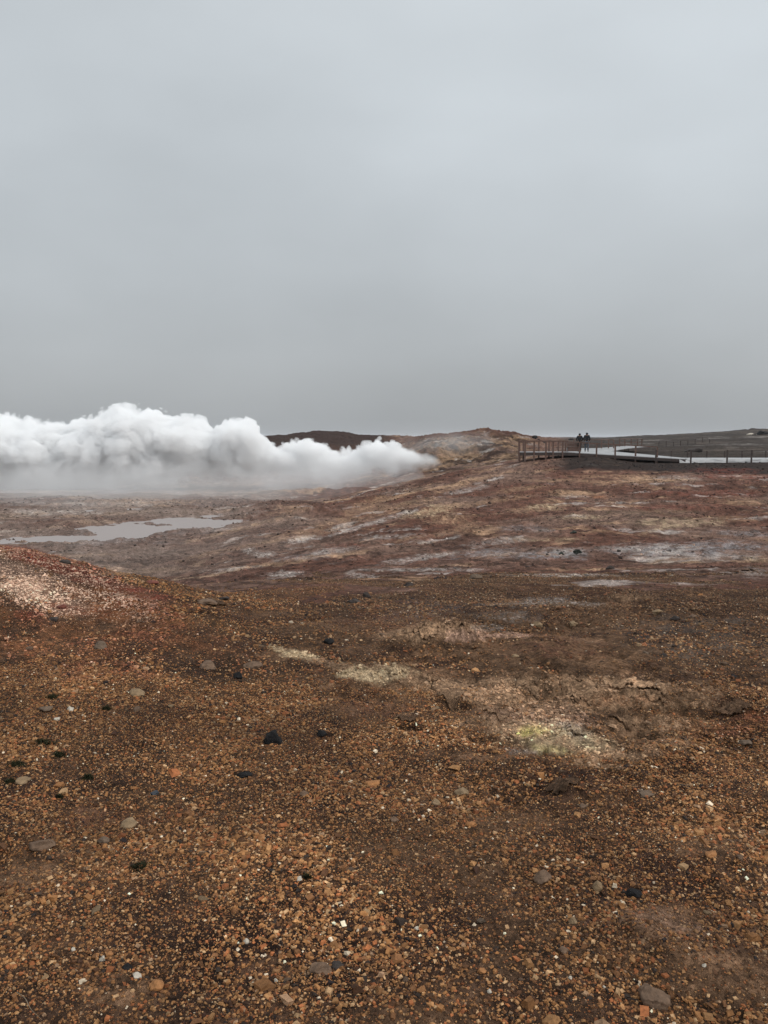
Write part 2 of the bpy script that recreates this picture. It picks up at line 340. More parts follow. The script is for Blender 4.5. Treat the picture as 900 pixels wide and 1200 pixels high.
def ground_colour(x, y, z):
    n = len(x)
    R = np.hypot(x, y)
    px, py = project(x, y, z)
    front = y > .8
    px = np.where(front, px, 450 + 3000 * np.sign(x)); py = np.where(front, py, 2500)
    col = np.empty((n, 3))
    # near gravel field: brown soil, colour darkened to deepen gaps between chips
    nz = fbm(x, y, .7, 5, 101)[:, None]
    nn = fbm(x, y, .14, 3, 103)[:, None]
    near = C['SO'] * .50 + (C['DB'] * .95 - C['SO'] * .50) * np.clip(.5 + nz * .9, 0, 1) + C['OR'] * .05 * np.clip(nn, 0, 1)
    br = bareness(px, py, x, y)[:, None]
    near = near + (C['SO'] * (1 + .5 * nz) - near) * br
    # middle ground: red brown, purple grey and pale streaks
    a = fbm(x, y, 9, 5, 111); 
    wr = ss(540, 700, px)
    al, ac = (x + y) * .7071, (y - x) * .7071
    b = fbm(al * .4, ac, 3.0, 5, 113, .6) * (1 - wr) + fbm(x * .6, y, 3.0, 5, 113, .6) * wr
    c = fbm(al * .3, ac, 2.6, 5, 117, .6) * (1 - wr) + fbm(x * .45, y, 2.6, 5, 117, .6) * wr
    mid = (C['RB'] * .62 + C['PG'] * .12)[None] + (C['PG'] * .86 - C['RB'] * .62 - C['PG'] * .12) * ss(-.3, .45, a)[:, None]
    mid = mid + (C['DB'] - mid) * (ss(.1, .6, b) * .7)[:, None]
    mid = mid * (1 + .55 * fbm(x, y, .8, 4, 125, .7))[:, None]
    mid = mid + (C['TN'] - mid) * (ss(.16, .40, c) * ss(-.25, .25, b + .3 * a) * .60)[:, None]
    mid = mid + (C['PW'] - mid) * (ss(.34, .60, fbm(al * .35, ac, 2.2, 5, 119, .6) * (1 - wr) + fbm(x * .4, y, 2.2, 5, 119, .6) * wr) * .45)[:, None]
    mid = mid + (C['DB'] * .8 - mid) * (ss(.18, .45, fbm(x, y, .9, 4, 123, .65)) * .7)[:, None]
    mid = mid * 1.16 * (1 + .35 * fbm(x, y, .55, 3, 129, .7) * ss(60, 30, R))[:, None]
    mm = near_far(x, y, R)[:, None]
    col = near * (1 - mm) + mid * mm
    lv = (ss(420, 250, px) * ss(26, 40, R) * ss(110, 90, R) * (.45 + .3 * a))[:, None]
    mid_l = np.array([[.215, .158, .132]])
    col = col + (mid_l - col) * np.clip(lv, 0, .7)
    # eroded hill behind the vent: tan and olive with dark rock
    wob = 14 * fbm(x, y, 9, 4, 131)
    hillm = ss(470, 500, px + wob) * ss(650, 600, px + wob) * ss(98, 112, R)
    hc = C['TN'][None] * .5 + (C['PG'] * .75 - C['TN'] * .5) * ss(-.2, .35, fbm(x, y, 7, 5, 133, .6))[:, None]
    hc = hc + (C['DB'] * .6 - hc) * (ss(-.1, .2, fbm(x, y, 5, 6, 135, .72)) * .85)[:, None]
    hc = hc * (1 + .9 * fbm(x, y, 1.6, 4, 136, .75))[:, None]
    hc = hc + (C['PW'] * .7 - hc) * (ss(.28, .5, fbm(x, y, 4, 4, 137, .6)) * .55)[:, None]
    col = col + (hc - col) * hillm[:, None]
    top = ss(143, 149, R) * ss(470, 500, px) * ss(680, 610, px)
    col = col + (C['RD'] * .18 + C['DB'] * .7 + C['PG'] * .15 - col) * (top * ss(.5, 0, np.abs(fbm(x, y, 6, 3, 139)) - .2))[:, None] * .85
    # dark ridge on the left behind the steam
    rid = ss(480, 440, px) * ss(150, 185, R)
    rc = C['DB'] * .75 + .02 * nn
    col = col + (rc - col) * rid[:, None]
    # far right hillside: dark moorland with paler bands
    fr = ss(640, 680, px) * ss(84, 96, R)
    fn = fbm(x * .25, y, 12, 5, 141, .6)
    fc = np.array((.036, .027, .022))[None] + (np.array((.080, .062, .050)) - np.array((.036, .027, .022))) * ss(.0, .5, fn)[:, None]
    fc = fc + (np.array((.028, .022, .018)) - fc) * (ss(.0, .5, fbm(x * .4, y, 9, 4, 143)) * .8)[:, None]
    fc = fc + (np.array((.20, .18, .165)) - fc) * (ss(.38, .55, fbm(x * .12, y, 10, 3, 147)) * .6)[:, None]
    col = col + (fc - col) * fr[:, None]
    # much darker ground colour round the boardwalk and the path
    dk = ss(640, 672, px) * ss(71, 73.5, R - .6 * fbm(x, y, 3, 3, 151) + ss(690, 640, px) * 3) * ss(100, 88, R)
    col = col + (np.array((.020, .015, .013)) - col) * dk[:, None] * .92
    for (cx, cy, hw, hh, cn, st, sl) in PATCH:
        if cn in ('PW', 'BG') and cy > 690: st = st * .6
        d0 = (np.abs(px - cx) < hw * 1.9) & (np.abs(py - cy - sl * (px - cx)) < hh * 2.2) & front
        if not d0.any():
            continue
        X, Y_, P_, Q_ = x[d0], y[d0], px[d0], py[d0]
        L = np.median(R[d0]) * hw / F
        d = np.sqrt(((P_ - cx) / hw)**2 + ((Q_ - cy - sl * (P_ - cx)) / hh)**2)
        nzz = fbm(X, Y_, L * .9, 5, 161 + int(cx), .65)
        w = ss(1.15, .35, d + .75 * nzz) * st
        nb = (.45 if cn in ('TN', 'PY', 'YL', 'PK') else 0.) * ss(16, 12, R[d0]); w = np.minimum(w * (1 + nb), 1) * (.12 + nb + (.88 - nb) * ss(-.28, .28, fbm(X, Y_, L * .20, 5, 171 + int(cy), .75)))
        tone = C[cn][None] * (1 + .35 * fbm(X, Y_, L * .35, 4, 191 + int(cy), .7))[:, None]
        if R[d0].min() < 14 and nb is not None and cn in ('TN', 'PY', 'YL', 'PK'):
            tone = tone * (.55 + .45 * ss(.0, .13, np.abs(fbm(X, Y_, .16, 4, 193, .65))))[:, None]
        col[d0] += (tone - col[d0]) * w[:, None]
    lum = col.mean(1, keepdims=True); mw = (ss(14, 22, R) * (.06 + .22 * ss(420, 200, px)))[:, None]; col = col + (lum * np.array([[1.16, .98, .84]]) - col) * mw
    col *= (1 + .30 * fbm(x, y, .06 + 0 * x, 2, 181) * ss(9, 3, R) + .2 * fbm(x, y, .5, 3, 183))[:, None]
    return np.clip(col, .008, .8)


# ------------------------------------------------------------------ helpers
def tag(o, label=None, cat=None, group=None, kind=None):
    if label: o['label'] = label
    if cat: o['category'] = cat
    if group: o['group'] = group
    if kind: o['kind'] = kind
    return o


def mesh_np(name, verts, faces_flat, nper, mat, col=None, smooth=True):
    me = bpy.data.meshes.new(name)
    nv = len(verts); nf = len(faces_flat) // nper
    me.vertices.add(nv); me.vertices.foreach_set('co', np.ascontiguousarray(verts, np.float32).ravel())
    me.loops.add(nf * nper); me.loops.foreach_set('vertex_index', np.ascontiguousarray(faces_flat, np.int32).ravel())
    me.polygons.add(nf)
    me.polygons.foreach_set('loop_start', np.arange(0, nf * nper, nper, dtype=np.int32))
    me.update(calc_edges=True)
    me.polygons.foreach_set('use_smooth', np.full(nf, smooth))
    if col is not None:
        at = me.color_attributes.new('tint', 'FLOAT_COLOR', 'POINT')
        c4 = np.ones((nv, 4), np.float32); c4[:, :3] = col
        at.data.foreach_set('color', c4.ravel())
    me.materials.append(mat)
    o = bpy.data.objects.new(name, me)
    COL.objects.link(o)
    return o


def new_mat(name):
    m = bpy.data.materials.new(name); m.use_nodes = True
    nt = m.node_tree
    for n in list(nt.nodes): nt.nodes.remove(n)
    out = nt.nodes.new('ShaderNodeOutputMaterial')
    b = nt.nodes.new('ShaderNodeBsdfPrincipled')
    nt.links.new(b.outputs[0], out.inputs[0])
    return m, nt, b, out


def N(nt, typ, **kw):
    n = nt.nodes.new(typ)
    for k_, v_ in kw.items():
        if isinstance(k_, str) and k_.startswith('i_'):
            n.inputs[k_[2:].replace('_', ' ')].default_value = v_
        else:
            setattr(n, k_, v_)
    return n


def simple_mat(name, col, rough=.8, nscale=20., var=.35, bump=.3, bdist=.01, spec=.3, stretch=None):
    m, nt, b, out = new_mat(name)
    tc = N(nt, 'ShaderNodeTexCoord')
    mp = N(nt, 'ShaderNodeMapping')
    if stretch: mp.inputs['Scale'].default_value = stretch
    nt.links.new(tc.outputs['Object'], mp.inputs[0])
    ns = N(nt, 'ShaderNodeTexNoise', i_Scale=nscale, i_Detail=6., i_Roughness=.65)
    nt.links.new(mp.outputs[0], ns.inputs['Vector'])
    mr = N(nt, 'ShaderNodeMapRange')
    mr.inputs[1].default_value = .3; mr.inputs[2].default_value = .7
    mr.inputs[3].default_value = 1 - var; mr.inputs[4].default_value = 1 + var
    nt.links.new(ns.outputs[0], mr.inputs[0])
    vm = N(nt, 'ShaderNodeVectorMath', operation='SCALE')
    vm.inputs[0].default_value = col
    nt.links.new(mr.outputs[0], vm.inputs['Scale'])
    nt.links.new(vm.outputs[0], b.inputs['Base Color'])
    b.inputs['Roughness'].default_value = rough
    b.inputs['Specular IOR Level'].default_value = spec
    bp = N(nt, 'ShaderNodeBump', i_Strength=bump, i_Distance=bdist)
    nt.links.new(ns.outputs[0], bp.inputs['Height'])
    nt.links.new(bp.outputs[0], b.inputs['Normal'])
    return m


# ---- ground material: vertex tint with grains of its own
def ground_mat():
    m, nt, b, out = new_mat('earth')
    at = N(nt, 'ShaderNodeAttribute', attribute_name='tint')
    ge = N(nt, 'ShaderNodeNewGeometry')
    n1 = N(nt, 'ShaderNodeTexNoise', i_Scale=14., i_Detail=8., i_Roughness=.72)
    n2 = N(nt, 'ShaderNodeTexNoise', i_Scale=1.3, i_Detail=9., i_Roughness=.82)
    vo = N(nt, 'ShaderNodeTexVoronoi', i_Scale=75.)
    vo2 = N(nt, 'ShaderNodeTexVoronoi', i_Scale=7.)
    for n in (n1, n2, vo, vo2):
        nt.links.new(ge.outputs['Position'], n.inputs['Vector'])

    def mr(src, a, b_, c, d):
        r = N(nt, 'ShaderNodeMapRange'); r.clamp = True
        for i, v in enumerate((a, b_, c, d)): r.inputs[i + 1].default_value = v
        nt.links.new(src, r.inputs[0]); return r.outputs[0]

    def mul(a, b_):
        q = N(nt, 'ShaderNodeMath', operation='MULTIPLY')
        nt.links.new(a, q.inputs[0]); nt.links.new(b_, q.inputs[1]); return q.outputs[0]
    f = mul(mr(n1.outputs[0], .3, .7, .5, 1.6), mr(n2.outputs[0], .32, .68, .5, 1.55))
    # grains: each voronoi cell its own tone
    sx = N(nt, 'ShaderNodeSeparateColor'); nt.links.new(vo.outputs['Color'], sx.inputs[0])
    f = mul(f, mr(sx.outputs[0], 0, 1, .6, 1.45))
    sx2 = N(nt, 'ShaderNodeSeparateColor'); nt.links.new(vo2.outputs['Color'], sx2.inputs[0])
    f = mul(f, mr(sx2.outputs[1], 0, 1, .82, 1.2))
    sc = N(nt, 'ShaderNodeVectorMath', operation='SCALE')
    nt.links.new(at.outputs['Color'], sc.inputs[0]); nt.links.new(f, sc.inputs['Scale'])
    nt.links.new(sc.outputs[0], b.inputs['Base Color'])
    b.inputs['Roughness'].default_value = .9
    b.inputs['Specular IOR Level'].default_value = .10
    bp = N(nt, 'ShaderNodeBump', i_Strength=.8, i_Distance=.012)
    bp2 = N(nt, 'ShaderNodeBump', i_Strength=1., i_Distance=.16)
    nt.links.new(n1.outputs[0], bp.inputs['Height'])
    nt.links.new(n2.outputs[0], bp2.inputs['Height'])
    nt.links.new(bp2.outputs[0], bp.inputs['Normal'])
    nt.links.new(bp.outputs[0], b.inputs['Normal'])
    return m


M_GROUND = ground_mat()


def tint_mat(name, rough=.6, spec=.4, grain=90., bump=.5):
    m, nt, b, out = new_mat(name)
    at = N(nt, 'ShaderNodeAttribute', attribute_name='tint')
    ge = N(nt, 'ShaderNodeNewGeometry')
    n1 = N(nt, 'ShaderNodeTexNoise', i_Scale=grain, i_Detail=5., i_Roughness=.7)
    nt.links.new(ge.outputs['Position'], n1.inputs['Vector'])
    mr = N(nt, 'ShaderNodeMapRange')
    for i, v in enumerate((.3, .7, .65, 1.35)): mr.inputs[i + 1].default_value = v
    nt.links.new(n1.outputs[0], mr.inputs[0])
    sc = N(nt, 'ShaderNodeVectorMath', operation='SCALE')
    nt.links.new(at.outputs['Color'], sc.inputs[0]); nt.links.new(mr.outputs[0], sc.inputs['Scale'])
    nt.links.new(sc.outputs[0], b.inputs['Base Color'])
    b.inputs['Roughness'].default_value = rough
    b.inputs['Specular IOR Level'].default_value = spec
    bp = N(nt, 'ShaderNodeBump', i_Strength=bump, i_Distance=.004)
    nt.links.new(n1.outputs[0], bp.inputs['Height']); nt.links.new(bp.outputs[0], b.inputs['Normal'])
    return m


M_PEB = tint_mat('pebble_stone', .75, .2)

# ------------------------------------------------------------------ ground sheet
rr = np.concatenate([np.geomspace(.5, 2, 50, endpoint=False), np.geomspace(2, 95, 760, endpoint=False),
                     np.geomspace(95, 165, 230, endpoint=False), np.geomspace(165, 360, 110, endpoint=False), np.geomspace(360, 9000, 70)])
aa = np.concatenate([np.linspace(-math.pi, -math.radians(35), 70, endpoint=False), np.linspace(-math.radians(35), math.radians(35), 860, endpoint=False),
                     np.linspace(math.radians(35), math.pi, 70, endpoint=False)])
nr, na = len(rr), len(aa)
RR, AA = np.meshgrid(rr, aa, indexing='ij')
GX = (RR * np.sin(AA)).ravel(); GY = (RR * np.cos(AA)).ravel()
GZ = H(GX, GY)
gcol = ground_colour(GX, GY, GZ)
verts = np.stack([GX, GY, GZ], 1)
i0 = np.arange(nr - 1)[:, None] * na; j0 = np.arange(na)[None]; j1 = (j0 + 1) % na
q = np.stack([i0 + j0, i0 + j1, i0 + na + j1, i0 + na + j0], -1)[..., ::-1].reshape(-1, 4)
# centre cap
verts = np.vstack([verts, [0, 0, float(H(np.array([0.]), np.array([0.01]))[0])]])
gcol = np.vstack([gcol, gcol[0]])
cI = nr * na
cap = np.stack([np.full(na // 2, cI), (np.arange(na // 2) * 2), (np.arange(na // 2) * 2 + 1) % na, (np.arange(na // 2) * 2 + 2) % na], 1)[:, ::-1]
q = np.vstack([q, cap])
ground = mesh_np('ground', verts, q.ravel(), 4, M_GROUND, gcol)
tag(ground, 'rusty brown geothermal earth with pale mineral patches', 'ground', kind='structure')

# ------------------------------------------------------------------ gravel (uncountable chips)
PAL = np.array([(.215, .112, .050), (.140, .072, .036), (.275, .158, .078), (.070, .036, .020), (.24, .095, .042), (.36, .25, .155), (.62, .57, .50), (.026, .020, .018), (.24, .165, .115)])
PW_ = np.array([.25, .18, .16, .145, .10, .075, .009, .055, .03]); PW_ /= PW_.sum()
# unit chips: a squashed cube with clipped, jittered corners
CUBE = np.array([(-1, -1, -1), (1, -1, -1), (1, 1, -1), (-1, 1, -1), (-1, -1, 1), (1, -1, 1), (1, 1, 1), (-1, 1, 1)], float)
CF = np.array([(0, 3, 2, 1), (4, 5, 6, 7), (0, 1, 5, 4), (1, 2, 6, 5), (2, 3, 7, 6), (3, 0, 4, 7)])


def chips(name, X, Y, size, colr, label, sink=.25, mat=None):
    n = len(X)
    Z = H(X, Y)
    b = CUBE[None] * (1 + rng.uniform(-.45, .15, (n, 8, 3)))
    b[:, 4:, :2] *= rng.uniform(.45, .95, (n, 1, 2))
    dims = np.stack([rng.uniform(.75, 1.35, n), rng.uniform(.55, 1.05, n), rng.uniform(.22, .62, n)], 1) * size[:, None] * .5
    b *= dims[:, None]
    a = rng.uniform(0, 2 * math.pi, n); ca, sa = np.cos(a), np.sin(a)
    tx = rng.normal(0, .30, n); ty = rng.normal(0, .30, n)
    bx, by, bz = b[..., 0], b[..., 1], b[..., 2]
    by, bz = by * np.cos(tx)[:, None] - bz * np.sin(tx)[:, None], by * np.sin(tx)[:, None] + bz * np.cos(tx)[:, None]
    bx, bz = bx * np.cos(ty)[:, None] + bz * np.sin(ty)[:, None], -bx * np.sin(ty)[:, None] + bz * np.cos(ty)[:, None]
    x = bx * ca[:, None] - by * sa[:, None] + X[:, None]
    y = bx * sa[:, None] + by * ca[:, None] + Y[:, None]
    z = bz + Z[:, None] + (dims[:, 2] * (1 - sink * 2))[:, None]
    v = np.stack([x, y, z], -1).reshape(-1, 3)
    f = (CF[None] + np.arange(n)[:, None, None] * 8).reshape(-1)
    c = np.repeat(colr, 8, axis=0)
    o = mesh_np(name, v, f, 4, mat or M_PEB, c, smooth=False)
    tag(o, label, 'gravel', kind='stuff')
    return o


def scatter(n, Y0, Y1, half=.60):
    # uniform per area within a wedge in front of the viewer
    y = np.sqrt(rng.uniform(Y0**2, Y1**2, n))
    x = rng.uniform(-half, half, n) * y
    return x, y


def keep_mask(x, y, extra=0.):
    px, py = project(x, y, H(x, y))
    k_ = np.ones(len(x)) - .28 * ss(.0, .5, fbm(x, y, .8, 4, 201)) - extra
    k_ = k_ * (.72 + .28 * ss(-.22, .10, fbm(x, y, .26, 4, 205, .6)))
    k_ = k_ * (1 - .93 * bareness(px, py, x, y))
    return rng.uniform(0, 1, len(x)) < k_


def peb_col(x, y):
    idx = rng.choice(len(PAL), len(x), p=PW_)
    c = PAL[idx] * rng.uniform(.6, 1.4, (len(x), 1)) * np.array([[1.09, .96, .78]])
    g = ground_colour(x, y, H(x, y))
    lum = g.mean(1, keepdims=True)
    w = np.clip(lum / .10 - .7, 0, 1.6)
    px, py = project(x, y, H(x, y))
    red = (ss(.52, .68, g[:, 0] / (g.sum(1))) * 1.4)[:, None]
    c = c * (1 - .5 * w) + g * rng.uniform(.8, 1.7, (len(x), 1)) * .5 * w * 1.2
    c = c * (1 - .6 * red) + (c.mean(1, keepdims=True) * np.array([[2.0, .66, .42]])) * .6 * red
    # the pale chips on top of the left mound are pale rock
    top = (ss(1.3, .5, np.sqrt(((px - 45) / 130)**2 + ((py - 684 - .24 * (px - 45)) / 34)**2)) * (rng.uniform(0, 1, len(x)) < .72 + .5 * fbm(x, y, .5, 4, 221)))[:, None]
    c = c * (1 - top) + np.array([[.74, .49, .35]]) * rng.uniform(.6, 1.25, (len(x), 1)) * top
    Rr = np.hypot(x, y)
    fade = (ss(3.5, 11, Rr) * (1 - .0 * top[:, 0]))[:, None]
    fade = fade * np.maximum(ss(230, 460, px), ss(9.5, 13, Rr))[:, None] * (1 - top) * (1 - np.clip(w, 0, 1) * .7)
    c = c * (.98 - .34 * fade) * (1 + .45 * fbm(x, y, 1.0, 4, 231))[:, None]; c = c + (c.mean(1, keepdims=True) * np.array([[1.22, .97, .80]]) - c) * .25 * fade
    return np.clip(c, .012, .8)


parts = []
x, y = scatter(300000, 1.55, 5.2)
k_ = keep_mask(x, y); x, y = x[k_], y[k_]
s = .0042 + .0095 * rng.power(1.2, len(x))**3 + .010 * (rng.uniform(0, 1, len(x)) < .06)
parts.append((x, y, s))
x, y = scatter(320000, 5.0, 14.2)
k_ = keep_mask(x, y) & (rng.uniform(0, 1, len(x)) < 1 - near_far(x, y, np.hypot(x, y))); x, y = x[k_], y[k_]
s = .0072 + .0135 * rng.power(1.2, len(x))**3 + .014 * (rng.uniform(0, 1, len(x)) < .05)
parts.append((x, y, s))
x, y = scatter(3800, 1.7, 13.0)
k_ = keep_mask(x, y); x, y = x[k_], y[k_]
s = .022 + .028 * rng.uniform(0, 1, len(x))**3
parts.append((x, y, s))
x, y = scatter(130000, 13.8, 27.0)
k_ = rng.uniform(0, 1, len(x)) < (1 - near_far(x, y, np.hypot(x, y))) * (1 - .5 * ss(-.1, .4, fbm(x, y, 1.2, 4, 203)))
x, y = x[k_], y[k_]
s = .018 + .030 * rng.power(1.2, len(x))**3
parts.append((x, y, s))
X = np.concatenate([p[0] for p in parts]); Yv = np.concatenate([p[1] for p in parts]); S = np.concatenate([p[2] for p in parts])
S = S * np.clip(.96 + .6 * fbm(X, Yv, .55, 4, 233), .6, 1.45)
chips('gravel', X, Yv, S, peb_col(X, Yv), 'brown, orange and white stone chips covering the near slope')
gx, gy = scatter(60000, 4.2, 9.5, .45)
gc = ground_colour(gx, gy, H(gx, gy))
kk_ = (gc.mean(1) > .15) & (rng.uniform(0, 1, len(gx)) < .8) & (gx > -1.5)
gx, gy, gc = gx[kk_], gy[kk_], gc[kk_]
chips('crust_fragments', gx, gy, .008 + .030 * rng.power(1., len(gx))**4, np.clip(gc * rng.uniform(.6, 1.35, (len(gx), 1)), .02, .7), 'pale crumbled crust fragments over the mineral deposits', .3)
# coarser rubble on the eroded slopes further off
x, y = scatter(70000, 13.5, 75.0, .62)
k_ = (rng.uniform(0, 1, len(x)) < .25 + .75 * ss(.05, .45, fbm(x, y, 4, 4, 211)))
x, y = x[k_], y[k_]
s = (.035 + .11 * rng.uniform(0, 1, len(x))**6) * (.5 + y / 60)
g = ground_colour(x, y, H(x, y)) * rng.choice([.35, .75, 1.3, 1.9], (len(x), 1), p=[.35, .28, .25, .12])
chips('rubble', x, y, s, np.clip(g, .012, .7), 'scattered rubble on the eroded middle slopes', .3)

# ------------------------------------------------------------------ rocks
ROCK_CACHE = {}


def rock_mesh(name, seed, dims, facets=9, rough=.16, mat=None, sub=4):
    r = random.Random(seed)
    bm = bmesh.new()
    bmesh.ops.create_icosphere(bm, subdivisions=sub, radius=1.0)
    planes = []
    for _ in range(facets):
        n = Vector((r.uniform(-1, 1), r.uniform(-1, 1), r.uniform(-.9, 1))).normalized()
        planes.append((n, r.uniform(.52, .85)))
    off = Vector((r.uniform(0, 99), r.uniform(0, 99), r.uniform(0, 99)))
    for v in bm.verts:
        p = v.co.copy()
        for n, d in planes:
            e = p.dot(n)
            if e > d: p -= n * (e - d)
        nrm = v.co.normalized()
        p += nrm * rough * (mnoise.fractal(p * 1.6 + off, 1.0, 2.1, 4) + .6 * mnoise.fractal(p * 5 + off, .9, 2.1, 3) * .6)
        v.co = Vector((p.x * dims[0], p.y * dims[1], p.z * dims[2]))
    me = bpy.data.meshes.new(name)
    bm.to_mesh(me); bm.free()
    me.materials.append(mat)
    for p in me.polygons: p.use_smooth = r.random() < .0 or True
    return me


MR = {
    'black': simple_mat('lava_black', (.012, .011, .011), .85, 30, .5, .9, .01, .2),
    'dark': simple_mat('stone_dark', (.040, .030, .025), .8, 30, .5, .8, .01),
    'blue': simple_mat('stone_blue_grey', (.045, .052, .062), .8, 30, .3, .5, .006),
    'brown': simple_mat('stone_brown', (.13, .080, .050), .8, 30, .45, .8, .01),
    'tan': simple_mat('stone_tan', (.21, .14, .078), .8, 30, .4, .8, .01),
    'red': simple_mat('stone_red', (.15, .052, .036), .85, 30, .45, .8, .01),
    'orange': simple_mat('stone_orange', (.30, .135, .05), .8, 30, .35, .7, .008),
    'white': simple_mat('stone_white', (.42, .37, .30), .8, 25, .2, .5, .006),
    'grey': simple_mat('stone_grey', (.115, .078, .052), .8, 30, .4, .8, .01),
    'green': simple_mat('stone_green_black', (.030, .033, .026), .8, 12, .5, .8, .03),
}


def rock(px, py, w, h, colr, label, kind='rock', depth=None, seed=0, flat=1., tilt=(0, 0), cat='rock', sink=.28, Y0=1.2, group=None, rough=.16, facets=9):
    """stone w x h photo pixels wide and tall, resting on the ground under that spot"""
    x, y = hit(px, py, Y0)
    W = w * .78 * y / F / 2; Hh = h * .86 * y / F / 2
    D = (depth if depth else .8) * W
    me = rock_mesh(kind, seed + int(px * 7 + py), (W / .8, D / .8, Hh / .75), facets=facets, rough=rough, mat=MR[colr], sub=4)
    o = bpy.data.objects.new(kind, me); COL.objects.link(o)
    z = float(H(np.array([x]), np.array([y]))[0])
    o.location = (x, y + D * .4, z + Hh * (1 - sink * 2) * .75)
    o.rotation_euler = (tilt[0], tilt[1], 0)
    tag(o, label, cat, group)
    return o


